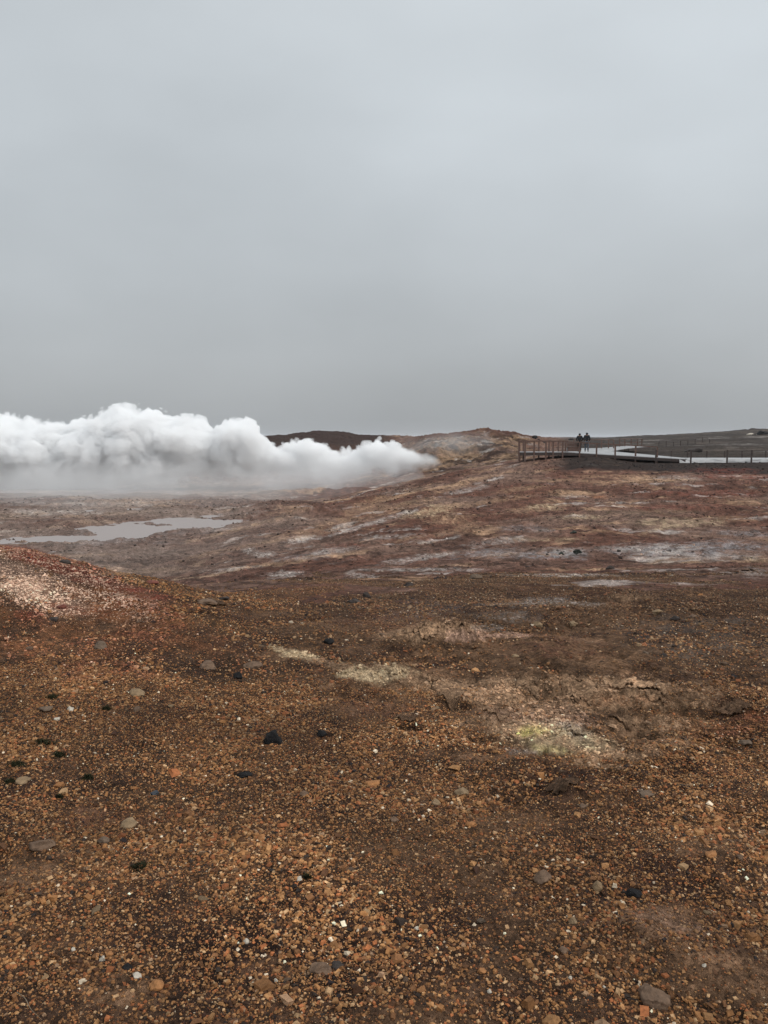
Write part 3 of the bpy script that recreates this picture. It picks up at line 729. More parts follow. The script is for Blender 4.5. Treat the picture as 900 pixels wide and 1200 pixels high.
HERO = [
    (320, 872, 25, 19, 'black', 'biggest black lava rock on the gravel, rough and rounded', {'rough': .22, 'facets': 3, 'seed': 5}),
    (285, 911, 23, 9, 'black', 'low flat black stone below and left of the biggest black lava rock', {}),
    (376, 863, 15, 9, 'black', 'small black stone just right of the biggest black lava rock', {}),
    (181, 933, 11, 7, 'blue', 'single blue-grey pebble among the brown gravel at lower left', {}),
    (117, 760, 20, 11, 'grey', 'grey-tan flat stone with a dark underside below the red mound', {'tilt': (.25, .1)}),
    (243, 783, 26, 8, 'brown', 'long flat brown stone left of a black lump', {'tilt': (.2, .05)}),
    (278, 796, 12, 11, 'black', 'black lump between two brown stones on the left slope', {}),
    (296, 783, 24, 10, 'brown', 'wide brown stone right of a black lump on the left slope', {}),
    (385, 755, 14, 9, 'black', 'lone dark stone left of the pale crusty outcrop', {}),
    (415, 707, 18, 7, 'dark', 'low dark stone, left one of a close pair', {}),
    (429, 700, 11, 8, 'dark', 'small peaked dark stone, right one of a close pair', {}),
    (479, 687, 12, 8, 'dark', 'dark brown stone near the edge of the gravel field', {}),
    (557, 679, 18, 9, 'grey', 'light grey-tan stone on the edge of the gravel field', {}),
    (67, 844, 10, 5, 'white', 'bright white pebble below a pale square stone at left', {}),
    (82, 833, 10, 8, 'white', 'pale square stone just above a bright white pebble', {}),
    (53, 833, 20, 7, 'grey', 'flat grey stone left of a pale square stone', {}),
    (160, 815, 20, 7, 'tan', 'thin tan flake over a dark gap on the left slope', {'tilt': (.3, .2)}),
    (151, 970, 26, 11, 'tan', 'rectangular tan slab lying flat at lower left', {'tilt': (.25, -.15), 'facets': 14}),
    (122, 988, 18, 10, 'grey', 'pointed grey-brown stone below the rectangular tan slab', {}),
    (48, 996, 34, 14, 'brown', 'broad brown slab near the left edge', {'tilt': (.3, 0)}),
    (26, 918, 20, 9, 'tan', 'tan stone beside dark moss at the left edge', {}),
    (700, 1044, 13, 17, 'tan', 'upright ochre stone standing alone at lower right', {}),
    (637, 1034, 24, 16, 'brown', 'rounded sandy brown stone left of the upright ochre stone', {}),
    (768, 1180, 44, 34, 'brown', 'largest rock at the bottom edge, sandy brown and half sunk', {'tilt': (.2, .35), 'rough': .24}),
    (842, 962, 14, 7, 'orange', 'orange stone right of centre on the lower right slope', {}),
    (541, 931, 20, 8, 'tan', 'thin tan slab tilted above a dark shadow in mid gravel', {'tilt': (.3, .1)}),
    (436, 921, 20, 8, 'orange', 'rusty flat stone left of the thin tan slab', {'tilt': (.2, -.1)}),
    (356, 934, 12, 8, 'brown', 'brown wedge stone near the middle of the gravel', {}),
    (553, 968, 14, 7, 'orange', 'pair-like knobbly orange stone below the thin tan slab', {'rough': .3}),
    (462, 963, 13, 10, 'brown', 'brown angular stone at mid gravel above darker grit', {}),
    (511, 944, 14, 10, 'tan', 'square tan block pressed into the gravel', {}),
    (306, 985, 12, 9, 'orange', 'orange rounded stone at the left of centre', {}),
    (565, 1142, 11, 9, 'orange', 'bright orange stone at the bottom centre', {}),
    (375, 1141, 30, 14, 'brown', 'brown sloping plate at the bottom centre', {'tilt': (.5, .25)}),
    (395, 1133, 18, 7, 'dark', 'dark flake leaning on the brown sloping plate', {'tilt': (.5, .1)}),
    (183, 1160, 20, 13, 'orange', 'rust coloured stone with a black hollow under it', {'tilt': (.3, 0)}),
    (160, 1147, 12, 9, 'white', 'off-white stone at the edge of a bare soil patch', {}),
    (149, 1137, 13, 9, 'black', 'little black stone on a bare soil patch, bottom left', {}),
    (128, 1121, 10, 8, 'orange', 'yellow-orange stone above a bare soil patch', {}),
    (120, 1127, 9, 9, 'white', 'whitish stone touching a yellow-orange one', {}),
    (86, 1115, 6, 6, 'white', 'small white pebble at lower left', {}),
    (488, 1090, 7, 6, 'white', 'small round white pebble right of the bottom centre', {}),
    (351, 1033, 11, 6, 'white', 'white twin-pointed chip beside a black gap', {}),
    (288, 1106, 8, 7, 'white', 'white bead-like pebble left of the bottom centre', {}),
    (323, 1151, 6, 6, 'white', 'white pebble at the left of the brown sloping plate', {}),
    (574, 1165, 7, 6, 'white', 'white sliver near the bottom edge', {}),
    (708, 1158, 5, 4, 'white', 'tiny white chip at lower right', {}),
    (826, 1134, 7, 5, 'white', 'tiny pale chip on the bare soil at lower right', {}),
    (668, 1148, 6, 6, 'white', 'small white pebble left of the largest bottom rock', {}),
    (672, 1083, 12, 12, 'tan', 'tan rounded stone at lower right', {}),
    (660, 1118, 15, 10, 'brown', 'ochre brown stone below the tan rounded one', {}),
    (744, 1052, 20, 12, 'black', 'black hollow-like lump on the lower right slope', {}),
    (868, 1008, 10, 8, 'brown', 'brown cube-like stone at right edge', {}),
    (834, 1004, 20, 8, 'orange', 'pale orange flat stone at right', {}),
    (789, 1048, 8, 6, 'orange', 'orange chip on smooth soil at right', {}),
    (876, 874, 20, 8, 'grey', 'flat grey stone near the right edge', {}),
    (770, 720, 16, 7, 'tan', 'left of three stones on the dark gravel at upper right', {}),
    (792, 727, 14, 7, 'dark', 'middle and darkest of three stones on the dark gravel', {}),
    (813, 724, 12, 6, 'brown', 'right of three stones on the dark gravel at upper right', {}),
    (672, 733, 13, 8, 'tan', 'tan block standing on the grey flat behind the outcrops', {}),
    (630, 734, 12, 8, 'tan', 'ochre block on the grey flat left of a tan block', {}),
    (757, 766, 8, 4, 'grey', 'thin grey stone on the smooth red-brown flat', {}),
    (604, 770, 10, 4, 'tan', 'tan sliver on the smooth red-brown flat', {}),
    (773, 803, 10, 4, 'white', 'white chip above the broken ledge', {}),
    (684, 948, 14, 8, 'brown', 'small brown block under the dark broken ledge', {}),
    (755, 932, 26, 8, 'grey', 'grey crumbly crust lump in the right gravel', {'rough': .3}),
    (677, 649, 11, 8, 'green', 'larger of two dark greenish boulders on the grey clay flat', {'Y0': 15, 'rough': .3}),
    (658, 650, 7, 5, 'green', 'smaller of two dark greenish boulders on the grey clay flat', {'Y0': 15}),
    (715, 667, 12, 5, 'dark', 'dark stone just behind the gravel field edge', {'Y0': 9}),
    (725, 647, 6, 4, 'dark', 'small dark stone on the pale clay flat', {'Y0': 15}),
    (672, 625, 9, 4, 'green', 'dark stone in front of the low brown humps', {'Y0': 15}),
    (178, 685, 16, 6, 'red', 'red stone on the skyline of the left mound', {'Y0': 5}),
    (75, 660, 20, 6, 'dark', 'dark stone on the crest of the red mound', {'Y0': 5}),
    (242, 708, 26, 8, 'brown', 'brown rock pile piece where the mound meets the hollow', {'Y0': 5}),
    (262, 703, 14, 6, 'dark', 'dark stone where the mound meets the hollow', {'Y0': 5}),
    (62, 728, 14, 7, 'dark', 'dark grey stone in the red band of the mound', {}),
    (72, 714, 14, 9, 'red', 'deep red stone on the mound', {}),
]
for (px, py, w, h, c_, lab, kw) in HERO:
    rock(px, py, w, h, c_, lab, **kw)

# plates of broken crust, lifted along the near edge so that a dark gap opens beneath
def plate(px, py, w, dr, lift, th, label, Y0=1.2, tone=1.):
    x0, y0 = hit(px, py, Y0)
    W = w * y0 / F / 2; D = W * dr
    nA_, nR_ = 110, 12
    sd_ = px * 1.7 + py
    a = np.arange(nA_) * 2 * math.pi / nA_
    ed = np.array([1 + .38 * mnoise.fractal(Vector((math.cos(t_) * 1.6, math.sin(t_) * 1.6, sd_)), .9, 2.2, 5) + .05 * math.sin(9 * t_ + sd_) for t_ in a])
    rad = np.linspace(.08, 1, nR_)
    rho = rad[:, None] * ed[None]
    X = x0 + W * rho * np.cos(a)[None]; Y = y0 + D + D * rho * np.sin(a)[None]
    g = H(X.ravel(), Y.ravel()).reshape(X.shape)
    fr = ss(.9, -1.0, rho * np.sin(a)[None])
    bump = .5 * th * fbm(X.ravel(), Y.ravel(), W * .5, 5, 301, .65).reshape(X.shape)
    lift = lift * .42; th = th * .5
    top = g + lift * fr + th * .5 + bump
    bot = top - th * (.6 + .5 * (1 - rad[:, None]**2))
    sh = .96 - .10 * np.abs(np.sin(a * 7 + sd_))[None]
    XB = x0 + (X - x0) * sh; YB = y0 + D + (Y - y0 - D) * sh
    v = np.concatenate([np.stack([X, Y, top], -1).reshape(-1, 3), np.stack([XB, YB, bot], -1).reshape(-1, 3)])
    nT = nA_ * nR_
    f = []
    for i in range(nR_ - 1):
        for j in range(nA_):
            p, q_ = i * nA_ + j, i * nA_ + (j + 1) % nA_
            f.append((p, p + nA_, q_ + nA_, q_)); f.append((nT + p, nT + q_, nT + q_ + nA_, nT + p + nA_))
    for j in range(nA_):
        p, q_ = (nR_ - 1) * nA_ + j, (nR_ - 1) * nA_ + (j + 1) % nA_
        f.append((p, nT + p, nT + q_, q_))
    c = ground_colour(v[:, 0], v[:, 1], v[:, 2]) * tone
    c = c + (C['TN'] * .7 - c) * .3
    o = mesh_np('crust_slab', v, np.array(f).ravel(), 4, M_GROUND, np.clip(c, .01, .7))
    bm = bmesh.new(); bm.from_mesh(o.data); bmesh.ops.holes_fill(bm, edges=[e for e in bm.edges if e.is_boundary], sides=0)
    bmesh.ops.recalc_face_normals(bm, faces=bm.faces[:]); bm.to_mesh(o.data); bm.free()
    tag(o, label, 'crust')


for a in [
    (768, 815, 46, 1.6, .035, .030, 'jagged tan crust slab jutting over a dark gap at right', 1.2, 1.5),
    (732, 806, 30, 1.6, .030, .035, 'rusty crust slab at the left end of the jagged ledge', 1.2, 1.3),
    (683, 825, 44, 1.5, .030, .018, 'long brown crust slab over a dark gap left of the jagged ledge', 1.2, 1.1),
    (625, 812, 36, 1.6, .02, .022, 'tan crust slab left of the long brown one', 1.2, 1.3),
    (775, 832, 26, 1.3, .025, .025, 'short brown crust slab under the jagged ledge', 1.2, 1.),
    (530, 824, 40, 1.5, .02, .016, 'brown crust rim over the dark hollow in mid field', 1.2, 1.1),
    (585, 843, 30, 1.5, .02, .02, 'low crust slab between the hollow and the yellow patch', 1.2, 1.1),
    (683, 864, 26, 1.5, .02, .025, 'grey crust block on the yellow sulphur patch', 1.2, 1.),
    (735, 857, 30, 1.4, .03, .025, 'dark brown crust block above the right hollow', 1.2, .9),
    (478, 847, 28, 1.2, .018, .012, 'thin crust lip above the lower left hollow', 1.2, 1.),
    (500, 751, 30, 1.8, .03, .03, 'pale knob at the left end of the crusty outcrop', 1.2, 1.3),
    (548, 746, 32, 1.8, .03, .03, 'pale knob at the right end of the crusty outcrop', 1.2, 1.3),
    (465, 792, 26, 1.5, .015, .025, 'grey-white knob on the pale yellow crust', 1.2, 1.2),
    (512, 799, 22, 1.5, .02, .025, 'tan knob at the right of the pale yellow crust', 1.2, 1.2),
    (683, 801, 20, 1.5, .02, .03, 'small rusty crust knob behind the long brown slab', 1.2, 1.2),
    (872, 834, 40, 1.2, .03, .04, 'reddish crust lump at the right edge', 1.2, 1.1),
    (665, 928, 40, 1.3, .018, .014, 'crust slab along the dark broken edge at right', 1.2, 1.),
    (885, 670, 34, 1.6, .05, .06, 'pale crust block at the far right behind the gravel', 9, 1.2),
    (243, 709, 34, 1.3, .03, .03, 'low crust slab where the red mound meets the hollow', 5, 1.1)]:
    plate(*a)

# a dry twig at the bottom left
tx0, ty0 = hit(20, 1168); tx1, ty1 = hit(48, 1199)
M_TWIG = simple_mat('dry_twig', (.20, .15, .10), .85, 60, .3, .5)
tv, tf = [], []
for i_ in range(15):
    t_ = i_ / 14
    cx_ = tx0 + (tx1 - tx0) * t_ + .004 * math.sin(t_ * 7); cy_ = ty0 + (ty1 - ty0) * t_
    cz_ = float(H(np.array([cx_]), np.array([cy_]))[0]) + .012 + .004 * math.sin(t_ * 5)
    for j_ in range(6):
        an = j_ * math.pi / 3; r_w = .0016 * (1.2 - .7 * t_)
        tv.append((cx_ + r_w * math.cos(an), cy_, cz_ + r_w * math.sin(an)))
for i_ in range(14):
    for j_ in range(6):
        a_ = i_ * 6 + j_; b_ = i_ * 6 + (j_ + 1) % 6
        tf.append((a_, b_, b_ + 6, a_ + 6))
tag(mesh_np('twig', np.array(tv), np.array(tf).ravel(), 4, M_TWIG), 'thin dry twig lying on the gravel in the bottom left corner', 'twig')

# loose stones, alike
protos = [rock_mesh('stone', 900 + i, (1, random.uniform(.65, .9), random.uniform(.35, .6)), 12, .18, MR[c_], 3) for i, c_ in enumerate(['brown', 'brown', 'dark', 'tan', 'orange', 'brown', 'grey'])]
for i in range(80):
    yv = math.sqrt(random.uniform(2.3**2, 13.5**2)) if i > 40 else random.uniform(2.2, 7)
    xv = random.uniform(-.5, .5) * yv
    me = protos[i % 7] if random.random() > .25 else protos[0]
    o = bpy.data.objects.new('stone', me); COL.objects.link(o)
    s = random.choice([.013, .017, .022, .03]) * (.75 + yv * .07)
    o.scale = (s, s, s)
    o.location = (xv, yv, float(H(np.array([xv]), np.array([yv]))[0]) + s * .12)
    o.rotation_euler = (random.uniform(-.3, .3), random.uniform(-.3, .3), random.uniform(0, 6.28))
    tag(o, 'one of the many small loose stones strewn over the gravel', 'stone', 'small loose stones strewn over the gravel')

# ------------------------------------------------------------------ moss
def moss_mat():
    return simple_mat('moss', (.040, .040, .020), .95, 60, .6, 1., .02, .1)


M_MOSS = moss_mat()


def moss(px, py, w, h, label):
    x, y = hit(px, py)
    W = w * .8 * y / F / 2; D = h * y / F / 2 * (y / EYE) * .6
    n = 420
    a = rng.uniform(0, 2 * math.pi, n); r = np.sqrt(rng.uniform(0, 1, n)) * (1 + .3 * np.sin(3 * a + px))
    X = x + W * r * np.cos(a); Y = y + D * r * np.sin(a)
    Z = H(X, Y)
    L = rng.uniform(.006, .016, n) * (1.2 - .8 * np.minimum(r, 1)) * (y / 3.5)**.5 * 1.5
    th = rng.uniform(0, 2 * math.pi, n); lean = rng.uniform(0, .9, n)
    dx = np.cos(th); dy = np.sin(th); wd = L * .16
    p0 = np.stack([X - dy * wd, Y + dx * wd, Z - .002], 1); p1 = np.stack([X + dy * wd, Y - dx * wd, Z - .002], 1)
    p2 = np.stack([X + dx * L * lean, Y + dy * L * lean, Z + L], 1)
    v = np.stack([p0, p1, p2], 1).reshape(-1, 3)
    o = mesh_np('moss_clump', v, np.arange(3 * n), 3, M_MOSS, None, False)
    tag(o, label, 'moss')


for a in [(62, 818, 24, 10, 'dark green moss tuft above a flat grey stone at left'),
          (125, 832, 16, 6, 'small moss tuft right of a pale square stone'),
          (50, 872, 44, 10, 'long dark moss patch near the left edge'),
          (20, 897, 34, 10, 'moss patch touching the left edge above a tan stone'),
          (70, 886, 22, 9, 'round moss tuft between two bigger patches at left'),
          (103, 913, 16, 8, 'lone round moss tuft left of the blue-grey pebble'),
          (163, 1017, 34, 16, 'largest moss tuft, low at the left on the gravel'),
          (12, 918, 18, 10, 'moss tuft left of a tan stone at the left edge'),
          (70, 935, 12, 5, 'tiny dark moss tuft above a bare soil patch at left'),
          (360, 1030, 16, 8, 'dark moss tuft beside a white twin-pointed chip')]:
    moss(*a)

# ------------------------------------------------------------------ milky pool in the valley
def pool():
    zc = -5.60 + EYE
    m, nt, b, out = new_mat('milky_water')
    b.inputs['Base Color'].default_value = (.30, .26, .245, 1)
    b.inputs['Specular IOR Level'].default_value = .25
    b.inputs['Roughness'].default_value = .5
    b.inputs['IOR'].default_value = 1.33
    ns = N(nt, 'ShaderNodeTexNoise', i_Scale=2.5, i_Detail=4.)
    ge = N(nt, 'ShaderNodeNewGeometry'); nt.links.new(ge.outputs['Position'], ns.inputs['Vector'])
    bp = N(nt, 'ShaderNodeBump', i_Strength=.25, i_Distance=.03)
    nt.links.new(ns.outputs[0], bp.inputs['Height']); nt.links.new(bp.outputs[0], b.inputs['Normal'])
    pts = [Vector((p[0], p[1], zc)) for p in [(-25, 36), (-12, 36), (-6, 46), (-7, 58), (-16, 62), (-30, 60), (-32, 46)]]
    P = []
    nE = len(pts)
    for i in range(nE):
        for j in range(8):
            t_ = j / 8
            p0, p1, p2, p3 = pts[i - 1], pts[i], pts[(i + 1) % nE], pts[(i + 2) % nE]
            q_ = .5 * ((2 * p1) + (p2 - p0) * t_ + (2 * p0 - 5 * p1 + 4 * p2 - p3) * t_ * t_ + (3 * p1 - p0 - 3 * p2 + p3) * t_**3)
            q_ = q_ + Vector((mnoise.noise(q_ * .9), mnoise.noise(q_ * .9 + Vector((5, 5, 5))) * 1.2, 0)) * .5
            P.append((q_.x, q_.y, zc))
    bm = bmesh.new()
    bm.faces.new([bm.verts.new(p) for p in P])
    bmesh.ops.triangulate(bm, faces=bm.faces[:])
    me = bpy.data.meshes.new('water'); bm.to_mesh(me); bm.free(); me.materials.append(m)
    o = bpy.data.objects.new('water', me); COL.objects.link(o)
    for p in me.polygons:
        if p.normal.z < 0: p.flip()
    tag(o, 'shallow milky grey pool on the valley floor', 'pool', kind='structure')


pool()

# ------------------------------------------------------------------ boardwalk
def wood_mat(name, col):
    m, nt, b, out = new_mat(name)
    tc = N(nt, 'ShaderNodeNewGeometry')
    ns = N(nt, 'ShaderNodeTexNoise', i_Scale=6., i_Detail=6., i_Roughness=.6)
    nt.links.new(tc.outputs['Position'], ns.inputs['Vector'])
    cr = N(nt, 'ShaderNodeValToRGB')
    cr.color_ramp.elements[0].position = .3; cr.color_ramp.elements[1].position = .7
    cr.color_ramp.elements[0].color = tuple(v * .6 for v in col) + (1,)
    cr.color_ramp.elements[1].color = tuple(v * 1.4 for v in col) + (1,)
    nt.links.new(ns.outputs[0], cr.inputs[0]); nt.links.new(cr.outputs[0], b.inputs['Base Color'])
    b.inputs['Roughness'].default_value = .6
    return m


M_WOOD = wood_mat('weathered_dark_wood', (.038, .022, .017))
M_WOODR = wood_mat('reddish_wood', (.105, .056, .040))


def deck_mat(name='wet_planks', angle=0., col=(.30, .29, .285)):
    """planks laid across, wet and pale"""
    m, nt, b, out = new_mat(name)
    ge = N(nt, 'ShaderNodeNewGeometry')
    mp = N(nt, 'ShaderNodeMapping'); mp.inputs['Rotation'].default_value = (0, 0, angle)
    nt.links.new(ge.outputs['Position'], mp.inputs[0])
    wv = N(nt, 'ShaderNodeTexWave', i_Scale=1.1, i_Distortion=.0)
    wv.wave_profile = 'SAW'
    nt.links.new(mp.outputs[0], wv.inputs['Vector'])
    ns = N(nt, 'ShaderNodeTexNoise', i_Scale=1.2, i_Detail=6.)
    nt.links.new(mp.outputs[0], ns.inputs['Vector'])
    cr = N(nt, 'ShaderNodeValToRGB')
    cr.color_ramp.elements[0].position = 0; cr.color_ramp.elements[0].color = tuple(v * .35 for v in col) + (1,)
    cr.color_ramp.elements[1].position = .12; cr.color_ramp.elements[1].color = col + (1,)
    nt.links.new(wv.outputs[0], cr.inputs[0])
    mr = N(nt, 'ShaderNodeMapRange')
    for i, v in enumerate((.3, .7, .7, 1.3)): mr.inputs[i + 1].default_value = v
    nt.links.new(ns.outputs[0], mr.inputs[0])
    sc = N(nt, 'ShaderNodeVectorMath', operation='SCALE')
    nt.links.new(cr.outputs[0], sc.inputs[0]); nt.links.new(mr.outputs[0], sc.inputs['Scale'])
    nt.links.new(sc.outputs[0], b.inputs['Base Color'])
    b.inputs['Roughness'].default_value = .28
    b.inputs['Specular IOR Level'].default_value = .6
    return m


M_DECK = deck_mat()
M_PATH = deck_mat('wet_pale_path', 1.57, (.36, .35, .345))


def empty(name, loc, label, cat, group=None):
    o = bpy.data.objects.new(name, None); COL.objects.link(o)
    o.location = loc; tag(o, label, cat, group)
    return o


def link_mesh(name, bm, mat, parent=None, bevel=0.0):
    bmesh.ops.recalc_face_normals(bm, faces=bm.faces[:])
    me = bpy.data.meshes.new(name); bm.to_mesh(me); bm.free(); me.materials.append(mat)
    o = bpy.data.objects.new(name, me); COL.objects.link(o)
    if parent:
        o.parent = parent
        o.location = -parent.location
    if bevel:
        md = o.modifiers.new('bevel', 'BEVEL'); md.width = bevel; md.segments = 1
    return o


def bar(bm, p, q_, w, h):
    """square bar from p to q"""
    p = Vector(p); q_ = Vector(q_); d = (q_ - p).normalized()
    up = Vector((0, 0, 1)) if abs(d.z) < .9 else Vector((0, 1, 0))
    s_ = d.cross(up).normalized(); u_ = s_.cross(d).normalized()
    v = []
    for e in (p, q_):
        for a, b_ in ((-1, -1), (1, -1), (1, 1), (-1, 1)):
            v.append(bm.verts.new(e + s_ * a * w / 2 + u_ * b_ * h / 2))
    for f in ((3, 2, 1, 0), (4, 5, 6, 7), (0, 1, 5, 4), (1, 2, 6, 5), (2, 3, 7, 6), (3, 0, 4, 7)):
        bm.faces.new([v[i] for i in f])


def one_bar(name, p, q_, w, h, mat, parent):
    bm = bmesh.new(); bar(bm, p, q_, w, h)
    return link_mesh(name, bm, mat, parent)


def slab(name, corners, th, mat, parent):
    bm = bmesh.new()
    t_ = [bm.verts.new(c) for c in corners]
    b_ = [bm.verts.new((c[0], c[1], c[2] - th)) for c in corners]
    bm.faces.new(t_); bm.faces.new(b_[::-1])
    n = len(corners)
    for i in range(n): bm.faces.new([t_[i], b_[i], b_[(i + 1) % n], t_[(i + 1) % n]])
    return link_mesh(name, bm, mat, parent)


def gz(x, y):
    return float(H(np.array([x]), np.array([y]))[0])


def PX(px, Y, z):
    """world point at depth Y and height z (world) in image column px"""
    zr = z - EYE
    dep = Y * CP - zr * SP
    return ((px - 450) / F * dep, Y, z)


ZD = EYE - 1.36       # deck level
# --- viewing platform (left end, on stilts)
D1, D2 = 76.0, 78.6
plat = empty('viewing_platform', PX(635, D1, ZD - 1.2), 'wooden viewing platform on tall stilts at the left end of the boardwalk', 'platform')
c0, c1, c2, c3 = PX(607.5, D1, ZD), PX(664, D1, ZD), PX(664, D2, ZD), PX(609, D2, ZD)
slab('deck', [c0, c1, c2, c3], .06, M_DECK, plat)
one_bar('beam', (c0[0], D1 - .02, ZD - .20), (c1[0], D1 - .02, ZD - .20), .10, .26, M_WOOD, plat)
one_bar('beam', (c3[0], D2 + .02, ZD - .20), (c2[0], D2 + .02, ZD - .20), .10, .26, M_WOOD, plat)
one_bar('beam', (c0[0], D1, ZD - .20), (c3[0], D2, ZD - .20), .10, .26, M_WOOD, plat)
for px in (607.8, 615.0, 625.6, 639.5, 647.8, 659):
    x, yv, _ = PX(px, D1, ZD)
    one_bar('post', (x, D1 - .09, gz(x, D1) - .3), (x, D1 - .09, ZD + 1.0), .13, .13, M_WOODR, plat)
for px in (609, 613.4, 631.5, 643.5, 654.5, 663):
    x, yv, _ = PX(px, D2, ZD)
    one_bar('post', (x, D2 + .1, gz(x, D2) - .3), (x, D2 + .1, ZD + 1.0), .13, .13, M_WOODR, plat)
one_bar('handrail', (c0[0] - .1, D1 - .09, ZD + 1.03), (c1[0] + .1, D1 - .09, ZD + 1.03), .16, .12, M_WOODR, plat)
one_bar('handrail', (c3[0] - .1, D2 + .1, ZD + 1.03), (c2[0] + .1, D2 + .1, ZD + 1.03), .16, .12, M_WOODR, plat)
one_bar('handrail', (c0[0], D1 - .02, ZD + 1.01), (c3[0], D2 + .03, ZD + 1.01), .12, .10, M_WOODR, plat)

# --- junction deck and ramp running to the right
bw = empty('boardwalk', PX(700, D1, ZD - .8), 'pale wet plank boardwalk sloping down to the right from the viewing platform', 'boardwalk')
ZE = EYE - 2.02
jn = [PX(664.3, D1, ZD), PX(700, D1, ZD - .19), PX(716, 91, ZD - .17), PX(736, 104, ZD), PX(664.3, 104, ZD)]
slab('deck', [jn[0], jn[1], jn[2], jn[3], jn[4]], .06, M_DECK, bw)
e1, e2 = PX(803, D1 - .6, ZE), PX(803, D1 + 3.2, ZE)
slab('ramp', [(jn[1][0] + .02, jn[1][1], jn[1][2]), e1, e2, (jn[2][0] + .02, jn[2][1], jn[2][2])], .06, M_DECK, bw)
one_bar('beam', (jn[0][0], D1 - .05, ZD - .19), (jn[1][0], D1 - .05, ZD - .38), .10, .26, M_WOOD, bw)
one_bar('beam', (jn[1][0] + .05, D1 - .05, ZD - .38), (e1[0], e1[1] - .05, ZE - .18), .10, .26, M_WOOD, bw)
one_bar('beam', (e1[0] + .05, e1[1], ZE - .16), (e2[0] + .05, e2[1], ZE - .16), .10, .24, M_WOOD, bw)
one_bar('beam', (jn[2][0], jn[2][1] + .05, jn[2][2] - .2), (e2[0], e2[1] + .05, ZE - .18), .10, .26, M_WOOD, bw)


def rail_line(pts, parent, top=1.0, mid=None, w=.13, mat=M_WOODR, down=None):
    """posts at pts (x, y, deck z) carrying one handrail"""
    for (x, yv, z) in pts:
        zb = gz(x, yv) - .25 if down is None else z - down
        one_bar('post', (x, yv, zb), (x, yv, z + top), w, w, mat, parent)
    for a, b_ in zip(pts[:-1], pts[1:]):
        one_bar('handrail', (a[0], a[1], a[2] + top + .04), (b_[0], b_[1], b_[2] + top + .04), w + .03, .09, mat, parent)
        if mid:
            one_bar('rail', (a[0], a[1] + .09, a[2] + mid), (b_[0], b_[1] + .09, b_[2] + mid), .04, .10, mat, parent)


def zramp(px):
    if px < 700: return ZD - .19 * (px - 664.3) / 35.7
    return (ZD - .19) + (ZE - ZD + .19) * (px - 700) / 103.0


rail_line([PX(p, D1 - .14, zramp(p)) for p in (679.2, 699, 720.8, 744.7, 770)], bw, .95)
one_bar('handrail', PX(664, D1 - .14, ZD + .95), PX(679.2, D1 - .14, zramp(679.2) + .99), .14, .09, M_WOODR, bw)
# rear side of the junction deck
rail_line([PX(p, 104.1, ZD) for p in (672, 690, 704.7, 713, 719)], bw, 1.05, mid=.55)

# far branch climbing away to the right
fb = empty('boardwalk', PX(735, 115, ZD - .5), 'far branch of the boardwalk leading away behind the ramp', 'boardwalk')
slab('deck', [PX(700, 104.1, ZD), PX(736.3, 104.1, ZD), PX(761, 119, ZD + .10), PX(736, 127, ZD + .1)], .08, M_DECK, fb)
one_bar('beam', (PX(737, 104, ZD)[0], 104, ZD - .22), (PX(761, 119, ZD)[0] + .1, 119, ZD - .12), .12, .3, M_WOOD, fb)
rail_line([PX(p, Y_, ZD) for p, Y_ in ((726, 118), (732, 122), (739.5, 126), (747, 130), (752, 136))], fb, 1.15, mid=.6)

# farther rail posts on the moor
ff = empty('fence', PX(790, 150, EYE - 1.8), 'distant post and rail fence on the dark moor behind the ramp', 'fence')
pp = []
for i, px in enumerate(np.linspace(771, 830, 8)):
    Yf = 150 + i * 4.5
    x = (px - 450) / F * Yf
    pp.append((float(x), Yf, gz(x, Yf)))
for (x, yv, z) in pp:
    one_bar('post', (x, yv, z - .2), (x, yv, z + 1.15), .12, .12, M_WOOD, ff)
for a, b_ in zip(pp[:-1], pp[1:]):
    one_bar('rail', (a[0], a[1], a[2] + 1.1), (b_[0], b_[1], b_[2] + 1.1), .08, .08, M_WOOD, ff)

# bench on the junction deck
bn = empty('bench', PX(671, 77.6, ZD), 'dark brown boxy wooden bench left of the two people', 'bench')
bx0, bx1 = PX(664.8, 77.6, ZD)[0], PX(679, 77.6, ZD)[0]
one_bar('seat', (bx0, 77.6, ZD + .47), (bx1, 77.6, ZD + .47), .42, .06, M_WOODR, bn)
one_bar('front_panel', (bx0 + .03, 77.46, ZD + .23), (bx1 - .03, 77.46, ZD + .23), .04, .40, M_WOODR, bn)
one_bar('backrest', (bx0 + .03, 77.85, ZD + .68), (bx1 - .03, 77.85, ZD + .68), .04, .26, M_WOODR, bn)
for xx in (bx0 + .06, bx1 - .06):
    one_bar('leg', (xx, 77.75, ZD), (xx, 77.75, ZD + .435), .08, .08, M_WOOD, bn)

# --- pale path on the ground with posts and ropes
pts_n, pts_f = [], []
for px in np.linspace(796, 1250, 40):
    zn = EYE - 2.06
    pts_n.append(PX(px, 75.2 - .6 * math.sin(px * .02), zn)); pts_f.append(PX(px, 82.0, zn))
bm = bmesh.new()
vn = [bm.verts.new(p) for p in pts_n]; vf = [bm.verts.new(p) for p in pts_f]
vnb = [bm.verts.new((p[0], p[1] - .2, p[2] - .5)) for p in pts_n]
vfb = [bm.verts.new((p[0], p[1] + .2, p[2] - .5)) for p in pts_f]
for i in range(39):
    bm.faces.new([vn[i], vn[i + 1], vf[i + 1], vf[i]])
    bm.faces.new([vnb[i], vnb[i + 1], vn[i + 1], vn[i]])
    bm.faces.new([vf[i], vf[i + 1], vfb[i + 1], vfb[i]])
bm.faces.new([vn[0], vf[0], vfb[0], vnb[0]])
po = link_mesh('path', bm, M_PATH)
tag(po, 'wide pale wet path leaving the ramp to the right', 'path', kind='structure')
M_ROPE = simple_mat('rope', (.10, .085, .07), .9)


